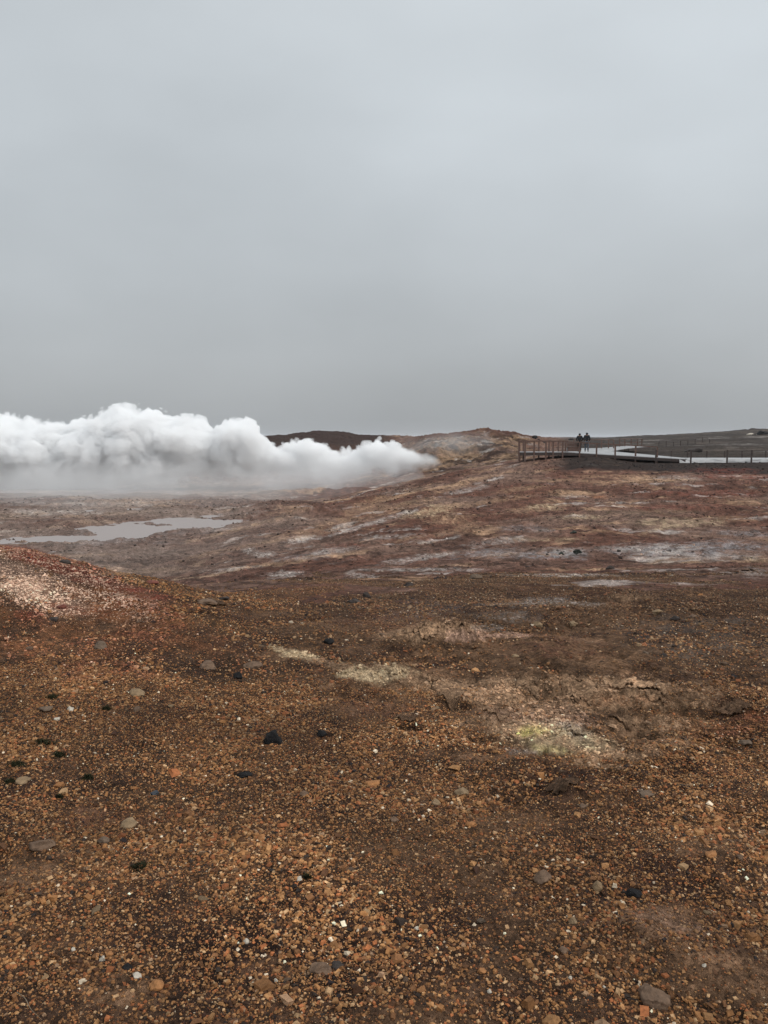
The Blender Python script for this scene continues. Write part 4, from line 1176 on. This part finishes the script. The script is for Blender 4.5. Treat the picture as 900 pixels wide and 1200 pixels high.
def rope_fence(label, cols, Y, hh):
    e = empty('rope_fence', PX(cols[0], Y, EYE - 2.2), label, 'fence', None)
    pr = None
    for px in cols:
        x, yv, _ = PX(px, Y, EYE - 2.1)
        z0 = gz(x, yv) - .2; z1 = EYE - 2.1 + hh
        one_bar('post', (x, yv, z0), (x, yv, z1), .12, .12, M_WOOD, e)
        if pr is not None and px - pr[3] < 60:
            bm = bmesh.new(); n = 8; last = None
            for kk in range(n + 1):
                t_ = kk / n
                p = Vector((pr[0] + (x - pr[0]) * t_, yv, z1 - .12 - .18 * 4 * t_ * (1 - t_)))
                if last is not None: bar(bm, last, p, .03, .03)
                last = p
            link_mesh('rope', bm, M_ROPE, e)
        pr = (x, yv, z1, px)


rope_fence('near row of rope posts along the pale path', [768.5, 809.5, 852, 880.5, 915, 950, 985], 74.3, .95)
rope_fence('far row of rope posts behind the pale path', [786.5, 805.5, 828, 849, 869.5, 897, 921, 945], 82.6, .75)

# ------------------------------------------------------------------ people
def skin_obj(name, verts, edges, radii, mat, parent=None, root=0, sub=2):
    bm = bmesh.new()
    L = bm.verts.layers.skin.verify()
    vs = [bm.verts.new(v) for v in verts]
    for i, v in enumerate(vs):
        r = radii[i]
        v[L].radius = r if isinstance(r, tuple) else (r, r)
        v[L].use_root = (i == root)
    for a, b_ in edges: bm.edges.new((vs[a], vs[b_]))
    me = bpy.data.meshes.new(name); bm.to_mesh(me); bm.free(); me.materials.append(mat)
    o = bpy.data.objects.new(name, me); COL.objects.link(o)
    m1 = o.modifiers.new('skin', 'SKIN'); m1.use_smooth_shade = True
    m2 = o.modifiers.new('sub', 'SUBSURF'); m2.levels = sub; m2.render_levels = sub
    o.parent = parent
    return o


M_SKIN = simple_mat('skin', (.35, .20, .14), .6, 10, .1, .1)
M_JACK = simple_mat('black_jacket', (.012, .013, .016), .8, 8, .4, .5, .02)
M_TROU = simple_mat('dark_trousers', (.030, .022, .018), .85, 8, .3, .4)
M_JEAN = simple_mat('grey_blue_jeans', (.075, .085, .10), .85, 8, .3, .4)
M_HAIR = simple_mat('dark_hair', (.012, .010, .009), .7, 40, .4, .5)
M_SHOE = simple_mat('shoe', (.02, .018, .017), .6)


def person(loc, hgt, rotz, mt, label, leanx=0.):
    e = empty('person', loc, label, 'person')
    k_ = hgt / 1.78
    # 0 pelvis 1 waist 2 chest 3 neck 4 head low 5 head top | arms bent with hands in the jacket pockets
    V = [(0, 0, .95), (0, 0, 1.12), (0, .01, 1.36), (0, .0, 1.52), (0, -.01, 1.60), (0, -.01, 1.70),
         (-.19, 0, 1.42), (-.27, .03, 1.15), (-.19, -.12, .98), (-.16, -.15, .93),
         (.19, 0, 1.42), (.28, .03, 1.15), (.19, -.12, .98), (.16, -.15, .93),
         (-.10, 0, .88), (-.11, -.01, .50), (-.12, .02, .09), (-.13, -.13, .04),
         (.10, 0, .88), (.12, -.02, .50), (.13, .02, .09), (.15, -.13, .04)]
    R_ = [(.15, .11), (.13, .10), (.16, .11), .055, .085, .085, .065, .047, .037, .035, .065, .047, .037, .035,
          .088, .060, .042, .040, .088, .060, .042, .040]
    Ed = [(0, 1), (1, 2), (2, 3), (3, 4), (4, 5), (2, 6), (6, 7), (7, 8), (8, 9), (2, 10), (10, 11), (11, 12), (12, 13),
          (0, 14), (14, 15), (15, 16), (16, 17), (0, 18), (18, 19), (19, 20), (20, 21)]
    V = [(x * k_ + leanx * z, yv * k_, z * k_) for x, yv, z in V]
    R_ = [tuple(a * k_ for a in r) if isinstance(r, tuple) else r * k_ for r in R_]
    body = skin_obj('body', V, Ed, R_, M_SKIN, e)
    up = lambda r, f: tuple(a * f for a in r) if isinstance(r, tuple) else r * f
    ji = [0, 1, 2, 3, 6, 7, 8, 10, 11, 12]
    jv = [V[i] for i in ji]; jr = [(.165 * k_, .14 * k_), (.16 * k_, .14 * k_), (.18 * k_, .14 * k_), .085 * k_, .085 * k_, .070 * k_, .058 * k_, .085 * k_, .070 * k_, .058 * k_]
    jv[0] = (jv[0][0], jv[0][1], jv[0][2] - .06)
    skin_obj('jacket', jv, [(0, 1), (1, 2), (2, 3), (2, 4), (4, 5), (5, 6), (2, 7), (7, 8), (8, 9)], jr, M_JACK, e)
    ti = [0, 14, 15, 16, 18, 19, 20]
    skin_obj('trousers', [V[i] for i in ti], [(0, 1), (1, 2), (2, 3), (0, 4), (4, 5), (5, 6)],
             [up(R_[0], 1.05), .108 * k_, .082 * k_, .072 * k_, .108 * k_, .082 * k_, .072 * k_], mt, e)
    hv = [(V[3][0], V[3][1] + .02, V[3][2] - .02), (V[4][0], V[4][1] + .035, V[4][2]), (V[5][0], V[5][1] + .03, V[5][2] + .02 * k_)]
    skin_obj('hood', hv, [(0, 1), (1, 2)], [.095 * k_, .118 * k_, .112 * k_], M_JACK if hgt > 1.76 else M_HAIR, e)
    for s_ in (16, 20):
        a = V[s_]; b_ = V[s_ + 1]
        skin_obj('shoe', [(a[0], a[1] + .04, .055), (b_[0], b_[1] - .03, .05)], [(0, 1)], [.06, .055], M_SHOE, e, sub=1)
    e.rotation_euler = (0, 0, rotz)
    return e


zp = ZD + .005
pa = PX(678.9, 77.6, zp); pb = PX(687.4, 77.2, zp)
person((pa[0], pa[1], zp), 1.86, math.radians(172), M_TROU, 'person in a black jacket and dark trousers, left of the two on the boardwalk')
person((pb[0], pb[1], zp), 1.93, math.radians(160), M_JEAN, 'person in a black hooded jacket and grey-blue jeans, right of the two on the boardwalk')

# ------------------------------------------------------------------ far boulders
def far_rock(px, Y, w, d, h, c_, label, kind='boulder'):
    x = (px - 450) / F * Y
    me = rock_mesh(kind, int(px * 3 + Y), (w, d, h), 12, .28, MR[c_], 3)
    o = bpy.data.objects.new(kind, me); COL.objects.link(o)
    o.location = (x, Y, gz(x, Y) + h * .35)
    tag(o, label, 'boulder')


far_rock(877, 262, 2.0, 1.5, .65, 'white', 'pale boulder on the right hillside')
far_rock(889, 262, 1.7, 1.5, .95, 'black', 'black boulder right of the pale one on the hillside')
far_rock(894.5, 263, 1.3, 1.2, .9, 'black', 'smaller black boulder at the right end of the hillside group')
far_rock(883, 259, 1.3, 1.0, .4, 'dark', 'low dark boulder between the pale and the black ones')
far_rock(626, 150, .55, .5, .4, 'black', 'leftmost black boulder on the crest above the platform')
far_rock(629.8, 150, .35, .3, .3, 'black', 'middle small black boulder on the crest above the platform')
far_rock(635.5, 148, .8, .7, .4, 'black', 'rightmost broad black boulder on the crest above the platform')
far_rock(668, 200, .8, .7, .35, 'black', 'lone black boulder on the moor left of the people')
far_rock(812, 118, 1.5, 1.2, .6, 'dark', 'low dark earth heap behind the pale path', 'earth_heap')

# ------------------------------------------------------------------ steam plume
SY = 112.0                                    # depth of the plume's axis
# silhouette: column, top row, bottom row
SIL = [(-420, 460, 600), (-200, 470, 596), (-60, 482, 592), (20, 488, 590), (60, 498, 588), (100, 494, 586), (130, 483, 583), (165, 480, 580), (195, 487, 577), (225, 490, 572), (255, 500, 571),
       (282, 491, 569), (305, 503, 568), (330, 520, 567), (360, 516, 569), (400, 526, 568), (425, 522, 566), (450, 517, 564), (472, 524, 561), (494, 528, 557), (510, 534, 552), (520, 541, 547)]


def sil_world():
    out = []
    for px, t_, b_ in SIL:
        zt = zrow(t_, SY) + EYE; zb = zrow(b_, SY) + EYE
        out.append(((px - 450) / F * SY * 1.0, (zt + zb) / 2, (zt - zb) / 2))
    return out


SW = sil_world()
sx0, sx1 = SW[0][0], SW[-1][0]
AMP = 1.5


def steam():
    # hull: a loose skin a little outside the densest billows
    xs = np.linspace(sx0, sx1 + 1.0, 150)
    X_ = np.array([s_[0] for s_ in SW]); Cz = np.array([s_[1] for s_ in SW]); Rz = np.array([s_[2] for s_ in SW])
    nA = 40
    vv = []
    for x in xs:
        c_ = np.interp(x, X_, Cz); r = np.interp(x, X_, Rz) + 1.0
        if x > sx1 - 1: r *= max(.15, 1 - (x - sx1 + 1) / 2.2)
        for j in range(nA):
            a = 2 * math.pi * j / nA
            yy = math.cos(a) * r * 1.25; zz = math.sin(a) * r
            nn = mnoise.fractal(Vector((x * .16, yy * .16, zz * .16 + 3)), 1, 2, 3)
            f = 1 + .10 * nn
            vv.append((x, SY + yy * f, c_ + zz * f))
    vv = np.array(vv)
    fs = []
    for i in range(len(xs) - 1):
        for j in range(nA):
            a = i * nA + j; b_ = i * nA + (j + 1) % nA
            fs.append((a, b_, b_ + nA, a + nA))
    n0 = len(vv)
    vv = np.vstack([vv, vv[:nA].mean(0), vv[-nA:].mean(0)])
    me = bpy.data.meshes.new('steam')
    fl = fs + [(n0, (j + 1) % nA, j) for j in range(nA)] + [(n0 + 1, n0 - nA + j, n0 - nA + (j + 1) % nA) for j in range(nA)]
    me.from_pydata([tuple(v) for v in vv], [], fl)
    bm = bmesh.new(); bm.from_mesh(me); bmesh.ops.recalc_face_normals(bm, faces=bm.faces[:]); bm.to_mesh(me); bm.free()
    m = bpy.data.materials.new('steam'); m.use_nodes = True
    nt = m.node_tree
    for n in list(nt.nodes): nt.nodes.remove(n)
    out = nt.nodes.new('ShaderNodeOutputMaterial')
    pv = nt.nodes.new('ShaderNodeVolumePrincipled')
    pv.inputs['Color'].default_value = (1, 1, 1, 1)
    pv.inputs['Anisotropy'].default_value = 0.0
    nt.links.new(pv.outputs[0], out.inputs['Volume'])
    ge = N(nt, 'ShaderNodeNewGeometry')
    pos = ge.outputs['Position']

    def math_(op, a, b_=None, c_=None, clamp=False):
        q_ = N(nt, 'ShaderNodeMath', operation=op); q_.use_clamp = clamp
        for i, v in enumerate((a, b_, c_)):
            if v is None: continue
            if isinstance(v, (int, float)): q_.inputs[i].default_value = v
            else: nt.links.new(v, q_.inputs[i])
        return q_.outputs[0]
    # domain warp
    w1 = N(nt, 'ShaderNodeTexNoise', i_Scale=.22, i_Detail=1.)
    nt.links.new(pos, w1.inputs['Vector'])
    wv = N(nt, 'ShaderNodeVectorMath', operation='MULTIPLY_ADD')
    nt.links.new(w1.outputs['Color'], wv.inputs[0]); wv.inputs[1].default_value = (2.2, 2.2, 2.2)
    nt.links.new(pos, wv.inputs[2])
    sp = N(nt, 'ShaderNodeSeparateXYZ'); nt.links.new(pos, sp.inputs[0])
    # profiles along x by curves
    tnorm = math_('MULTIPLY_ADD', sp.outputs[0], 1 / (sx1 - sx0), -sx0 / (sx1 - sx0), True)

    def curve(vals):
        fc = N(nt, 'ShaderNodeFloatCurve')
        cu = fc.mapping.curves[0]
        lo, hi = min(vals), max(vals)
        pts = [((s_[0] - sx0) / (sx1 - sx0), (v - lo) / (hi - lo)) for s_, v in zip(SW, vals)]
        cu.points[0].location = pts[0]; cu.points[1].location = pts[-1]
        for p in pts[1:-1]: cu.points.new(*p)
        fc.mapping.update()
        nt.links.new(tnorm, fc.inputs['Value'])
        return math_('MULTIPLY_ADD', fc.outputs[0], hi - lo, lo)
    cz = curve([s_[1] for s_ in SW]); rz = curve([s_[2] for s_ in SW])
    dz = math_('SUBTRACT', sp.outputs[2], cz)
    dy = math_('MULTIPLY', math_('SUBTRACT', sp.outputs[1], SY), .8)
    dist = math_('SQRT', math_('ADD', math_('MULTIPLY', dz, dz), math_('MULTIPLY', dy, dy)))
    depth = math_('SUBTRACT', rz, dist)          # positive inside
    # billows
    v1 = N(nt, 'ShaderNodeTexVoronoi', i_Scale=.30); v1.feature = 'SMOOTH_F1'; v1.inputs['Smoothness'].default_value = .25
    v2 = N(nt, 'ShaderNodeTexVoronoi', i_Scale=.85); v2.feature = 'SMOOTH_F1'; v2.inputs['Smoothness'].default_value = .25
    n3 = N(nt, 'ShaderNodeTexNoise', i_Scale=1.5, i_Detail=4., i_Roughness=.66)
    for n in (v1, v2, n3): nt.links.new(wv.outputs[0], n.inputs['Vector'])
    bil = math_('ADD', math_('MULTIPLY', v1.outputs['Distance'], -2.6), math_('MULTIPLY', v2.outputs['Distance'], -1.6))
    bil = math_('ADD', bil, math_('MULTIPLY', math_('SUBTRACT', n3.outputs[0], .5), 1.5))
    # billow size grows with the plume
    grow = math_('MINIMUM', math_('MULTIPLY', rz, .22), 1.15)
    s0 = math_('ADD', depth, math_('MULTIPLY', math_('ADD', bil, 2.15), grow))
    # edge softness: crisp at the top near the vent, ragged and thin low down and far left
    low = math_('MULTIPLY_ADD', dz, -.35, .9, True)
    far = math_('MULTIPLY_ADD', tnorm, -1.6, 1.15, True)
    soft = math_('ADD', math_('ADD', math_('MULTIPLY', low, 1.6), math_('MULTIPLY', far, .7)), .20)
    q_ = math_('DIVIDE', s0, soft, None, True)
    dens = math_('MULTIPLY', math_('MULTIPLY', q_, q_), 1.6)
    lowthin = math_('MULTIPLY_ADD', math_('DIVIDE', dz, rz), .75, math_('MULTIPLY_ADD', n3.outputs[0], 1.1, .22), True)
    dens = math_('MULTIPLY', dens, lowthin)
    nt.links.new(dens, pv.inputs['Density'])
    me.materials.append(m)
    o = bpy.data.objects.new('steam', me); COL.objects.link(o)
    tag(o, 'thick white steam plume billowing left from the vent', 'steam', kind='stuff')
    m.cycles.volume_sampling = 'DISTANCE'
    m.cycles.volume_step_rate = STEP
    return o


STEP = .125
steam()


# thin mist drifting low under the plume and over the vent slope
def mist(name, cx, cy, cz, rx, ry, rz, dens, label, sc=.12):
    me = rock_mesh(name, 5, (rx, ry, rz), 0, .1, None, 3) if False else None
    bm = bmesh.new(); bmesh.ops.create_icosphere(bm, subdivisions=4, radius=1)
    for v in bm.verts:
        f = 1 + .12 * mnoise.noise(v.co * 2.5)
        v.co = Vector((v.co.x * rx * f, v.co.y * ry * f, v.co.z * rz * f))
    me = bpy.data.meshes.new(name); bm.to_mesh(me); bm.free()
    m = bpy.data.materials.new(name); m.use_nodes = True
    nt = m.node_tree
    for n in list(nt.nodes): nt.nodes.remove(n)
    out = nt.nodes.new('ShaderNodeOutputMaterial')
    pv = nt.nodes.new('ShaderNodeVolumePrincipled')
    pv.inputs['Color'].default_value = (1, 1, 1, 1)
    nt.links.new(pv.outputs[0], out.inputs['Volume'])
    tc = N(nt, 'ShaderNodeTexCoord')
    mp = N(nt, 'ShaderNodeMapping'); mp.inputs['Scale'].default_value = (1 / rx, 1 / ry, 1 / rz)
    nt.links.new(tc.outputs['Object'], mp.inputs[0])
    ln = N(nt, 'ShaderNodeVectorMath', operation='LENGTH'); nt.links.new(mp.outputs[0], ln.inputs[0])
    ns = N(nt, 'ShaderNodeTexNoise', i_Scale=sc, i_Detail=3., i_Roughness=.6)
    nt.links.new(tc.outputs['Object'], ns.inputs['Vector'])
    a = N(nt, 'ShaderNodeMath', operation='MULTIPLY_ADD'); a.inputs[1].default_value = 2.4; a.inputs[2].default_value = -.75
    nt.links.new(ns.outputs[0], a.inputs[0])
    b_ = N(nt, 'ShaderNodeMath', operation='SUBTRACT'); nt.links.new(a.outputs[0], b_.inputs[0]); nt.links.new(ln.outputs['Value'], b_.inputs[1])
    c_ = N(nt, 'ShaderNodeMath', operation='ADD'); c_.use_clamp = True; c_.inputs[1].default_value = .55
    nt.links.new(b_.outputs[0], c_.inputs[0])
    d_ = N(nt, 'ShaderNodeMath', operation='MULTIPLY'); d_.inputs[1].default_value = dens
    nt.links.new(c_.outputs[0], d_.inputs[0]); nt.links.new(d_.outputs[0], pv.inputs['Density'])
    me.materials.append(m)
    o = bpy.data.objects.new(name, me); COL.objects.link(o)
    o.location = (cx, cy, cz)
    tag(o, label, 'mist', kind='stuff')
    m.cycles.volume_step_rate = .25


mist('mist', -34, 84, EYE - 5.2, 36, 30, 2.8, .045, 'thin mist hanging under the plume over the valley floor')
mist('mist', -8, 100, EYE - 4.8, 13, 12, 2.6, .08, 'wisps of mist on the slope below the vent')
mist('mist', 10, 126, EYE - 1.5, 9, 8, 3.0, .05, 'faint wisps of mist over the eroded hill right of the vent')

# ------------------------------------------------------------------ haze
HAZE = True
if HAZE:
    bm = bmesh.new(); bmesh.ops.create_cube(bm, size=1)
    for v in bm.verts:
        v.co = Vector((v.co.x * 19000, v.co.y * 19000, (-28 if v.co.z < 0 else 26)))
    me = bpy.data.meshes.new('haze'); bm.to_mesh(me); bm.free()
    m = bpy.data.materials.new('haze'); m.use_nodes = True
    nt = m.node_tree
    for n in list(nt.nodes): nt.nodes.remove(n)
    out = nt.nodes.new('ShaderNodeOutputMaterial')
    pv = nt.nodes.new('ShaderNodeVolumePrincipled')
    pv.inputs['Color'].default_value = (.92, .95, 1, 1); pv.inputs['Density'].default_value = .00013
    nt.links.new(pv.outputs[0], out.inputs['Volume'])
    me.materials.append(m)
    o = bpy.data.objects.new('haze', me); COL.objects.link(o)
    tag(o, 'faint grey drizzle haze filling the air', 'haze', kind='stuff')
    m.cycles.homogeneous_volume = True

# ------------------------------------------------------------------ sky and light
w = bpy.data.worlds.new('World'); scene.world = w; w.use_nodes = True
nt = w.node_tree
for n in list(nt.nodes): nt.nodes.remove(n)
out = nt.nodes.new('ShaderNodeOutputWorld'); bg = nt.nodes.new('ShaderNodeBackground')
nt.links.new(bg.outputs[0], out.inputs[0])
SUN_EL, SUN_AZ = math.radians(46), math.radians(105)     # azimuth from +Y towards +X
sky = N(nt, 'ShaderNodeTexSky'); sky.sky_type = 'NISHITA'; sky.sun_disc = False
sky.sun_elevation = SUN_EL; sky.sun_rotation = SUN_AZ; sky.dust_density = 6.; sky.air_density = 1.; sky.altitude = 50
tc = N(nt, 'ShaderNodeTexCoord')
sx = N(nt, 'ShaderNodeSeparateXYZ'); nt.links.new(tc.outputs['Generated'], sx.inputs[0])
cr = N(nt, 'ShaderNodeValToRGB')
els = [(0.0, (.372, .390, .402)), (.035, (.388, .406, .418)), (.10, (.458, .484, .502)), (.20, (.525, .562, .588)), (.32, (.575, .62, .652)), (.50, (.64, .69, .725)), (1.0, (.80, .84, .87))]
cr.color_ramp.interpolation = 'B_SPLINE'
cr.color_ramp.elements[0].position = els[0][0]; cr.color_ramp.elements[0].color = els[0][1] + (1,)
cr.color_ramp.elements[1].position = 1.; cr.color_ramp.elements[1].color = els[-1][1] + (1,)
for p, c_ in els[1:-1]:
    e = cr.color_ramp.elements.new(p); e.color = c_ + (1,)
nt.links.new(sx.outputs[2], cr.inputs[0])
# soft cloud structure
mp = N(nt, 'ShaderNodeMapping'); mp.inputs['Scale'].default_value = (1, 1, 2.2); mp.inputs['Location'].default_value = (.3, .2, .6)
nt.links.new(tc.outputs['Generated'], mp.inputs[0])
ns = N(nt, 'ShaderNodeTexNoise', i_Scale=2.2, i_Detail=4., i_Roughness=.45)
nt.links.new(mp.outputs[0], ns.inputs['Vector'])
mr = N(nt, 'ShaderNodeMapRange')
for i, v in enumerate((.3, .7, .90, 1.10)): mr.inputs[i + 1].default_value = v
nt.links.new(ns.outputs[0], mr.inputs[0])
# slightly brighter towards the right, where the cloud is thinner
xr = N(nt, 'ShaderNodeMath', operation='MULTIPLY_ADD'); xr.inputs[1].default_value = .02; xr.inputs[2].default_value = 1.0
nt.links.new(sx.outputs[0], xr.inputs[0])
mu = N(nt, 'ShaderNodeMath', operation='MULTIPLY'); nt.links.new(mr.outputs[0], mu.inputs[0]); nt.links.new(xr.outputs[0], mu.inputs[1])
# unseen sky behind the viewer, brightness added to light the steam
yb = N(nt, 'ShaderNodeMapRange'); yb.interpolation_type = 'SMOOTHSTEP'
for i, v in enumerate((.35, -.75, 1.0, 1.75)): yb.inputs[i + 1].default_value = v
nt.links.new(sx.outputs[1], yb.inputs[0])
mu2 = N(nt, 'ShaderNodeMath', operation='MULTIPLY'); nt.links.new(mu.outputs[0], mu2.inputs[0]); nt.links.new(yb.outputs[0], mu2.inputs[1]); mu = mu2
m10 = N(nt, 'ShaderNodeMath', operation='MULTIPLY'); m10.inputs[1].default_value = 10.0; nt.links.new(mu.outputs[0], m10.inputs[0])
sc = N(nt, 'ShaderNodeVectorMath', operation='SCALE'); nt.links.new(cr.outputs[0], sc.inputs[0]); nt.links.new(m10.outputs[0], sc.inputs['Scale'])
mx = N(nt, 'ShaderNodeMix', data_type='RGBA'); mx.inputs[0].default_value = .94
nt.links.new(sky.outputs[0], mx.inputs[6]); nt.links.new(sc.outputs[0], mx.inputs[7])
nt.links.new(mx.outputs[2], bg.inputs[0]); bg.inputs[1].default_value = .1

sd = bpy.data.lights.new('sun', 'SUN'); sd.energy = 1.5; sd.angle = math.radians(12); sd.color = (1, .97, .93)
so = bpy.data.objects.new('sun', sd); COL.objects.link(so)
dirv = Vector((math.sin(SUN_AZ) * math.cos(SUN_EL), math.cos(SUN_AZ) * math.cos(SUN_EL), math.sin(SUN_EL)))
so.rotation_euler = dirv.to_track_quat('Z', 'Y').to_euler(); so.location = (20, -10, 60)

vs_ = scene.view_settings
vs_.view_transform = 'Standard'; vs_.look = 'None'; vs_.exposure = 0; vs_.gamma = 1; vs_.use_curve_mapping = False
cy = scene.cycles
cy.max_bounces = 14; cy.diffuse_bounces = 3; cy.glossy_bounces = 2; cy.transmission_bounces = 2
cy.volume_bounces = 12
cy.volume_max_steps = 512
cy.use_adaptive_sampling = True
cy.adaptive_threshold = .015
cy.use_denoising = True
cy.denoiser = 'OPENIMAGEDENOISE'
cy.denoising_prefilter = 'ACCURATE'
cy.denoising_input_passes = 'RGB_ALBEDO_NORMAL'
cy.sample_clamp_indirect = 8
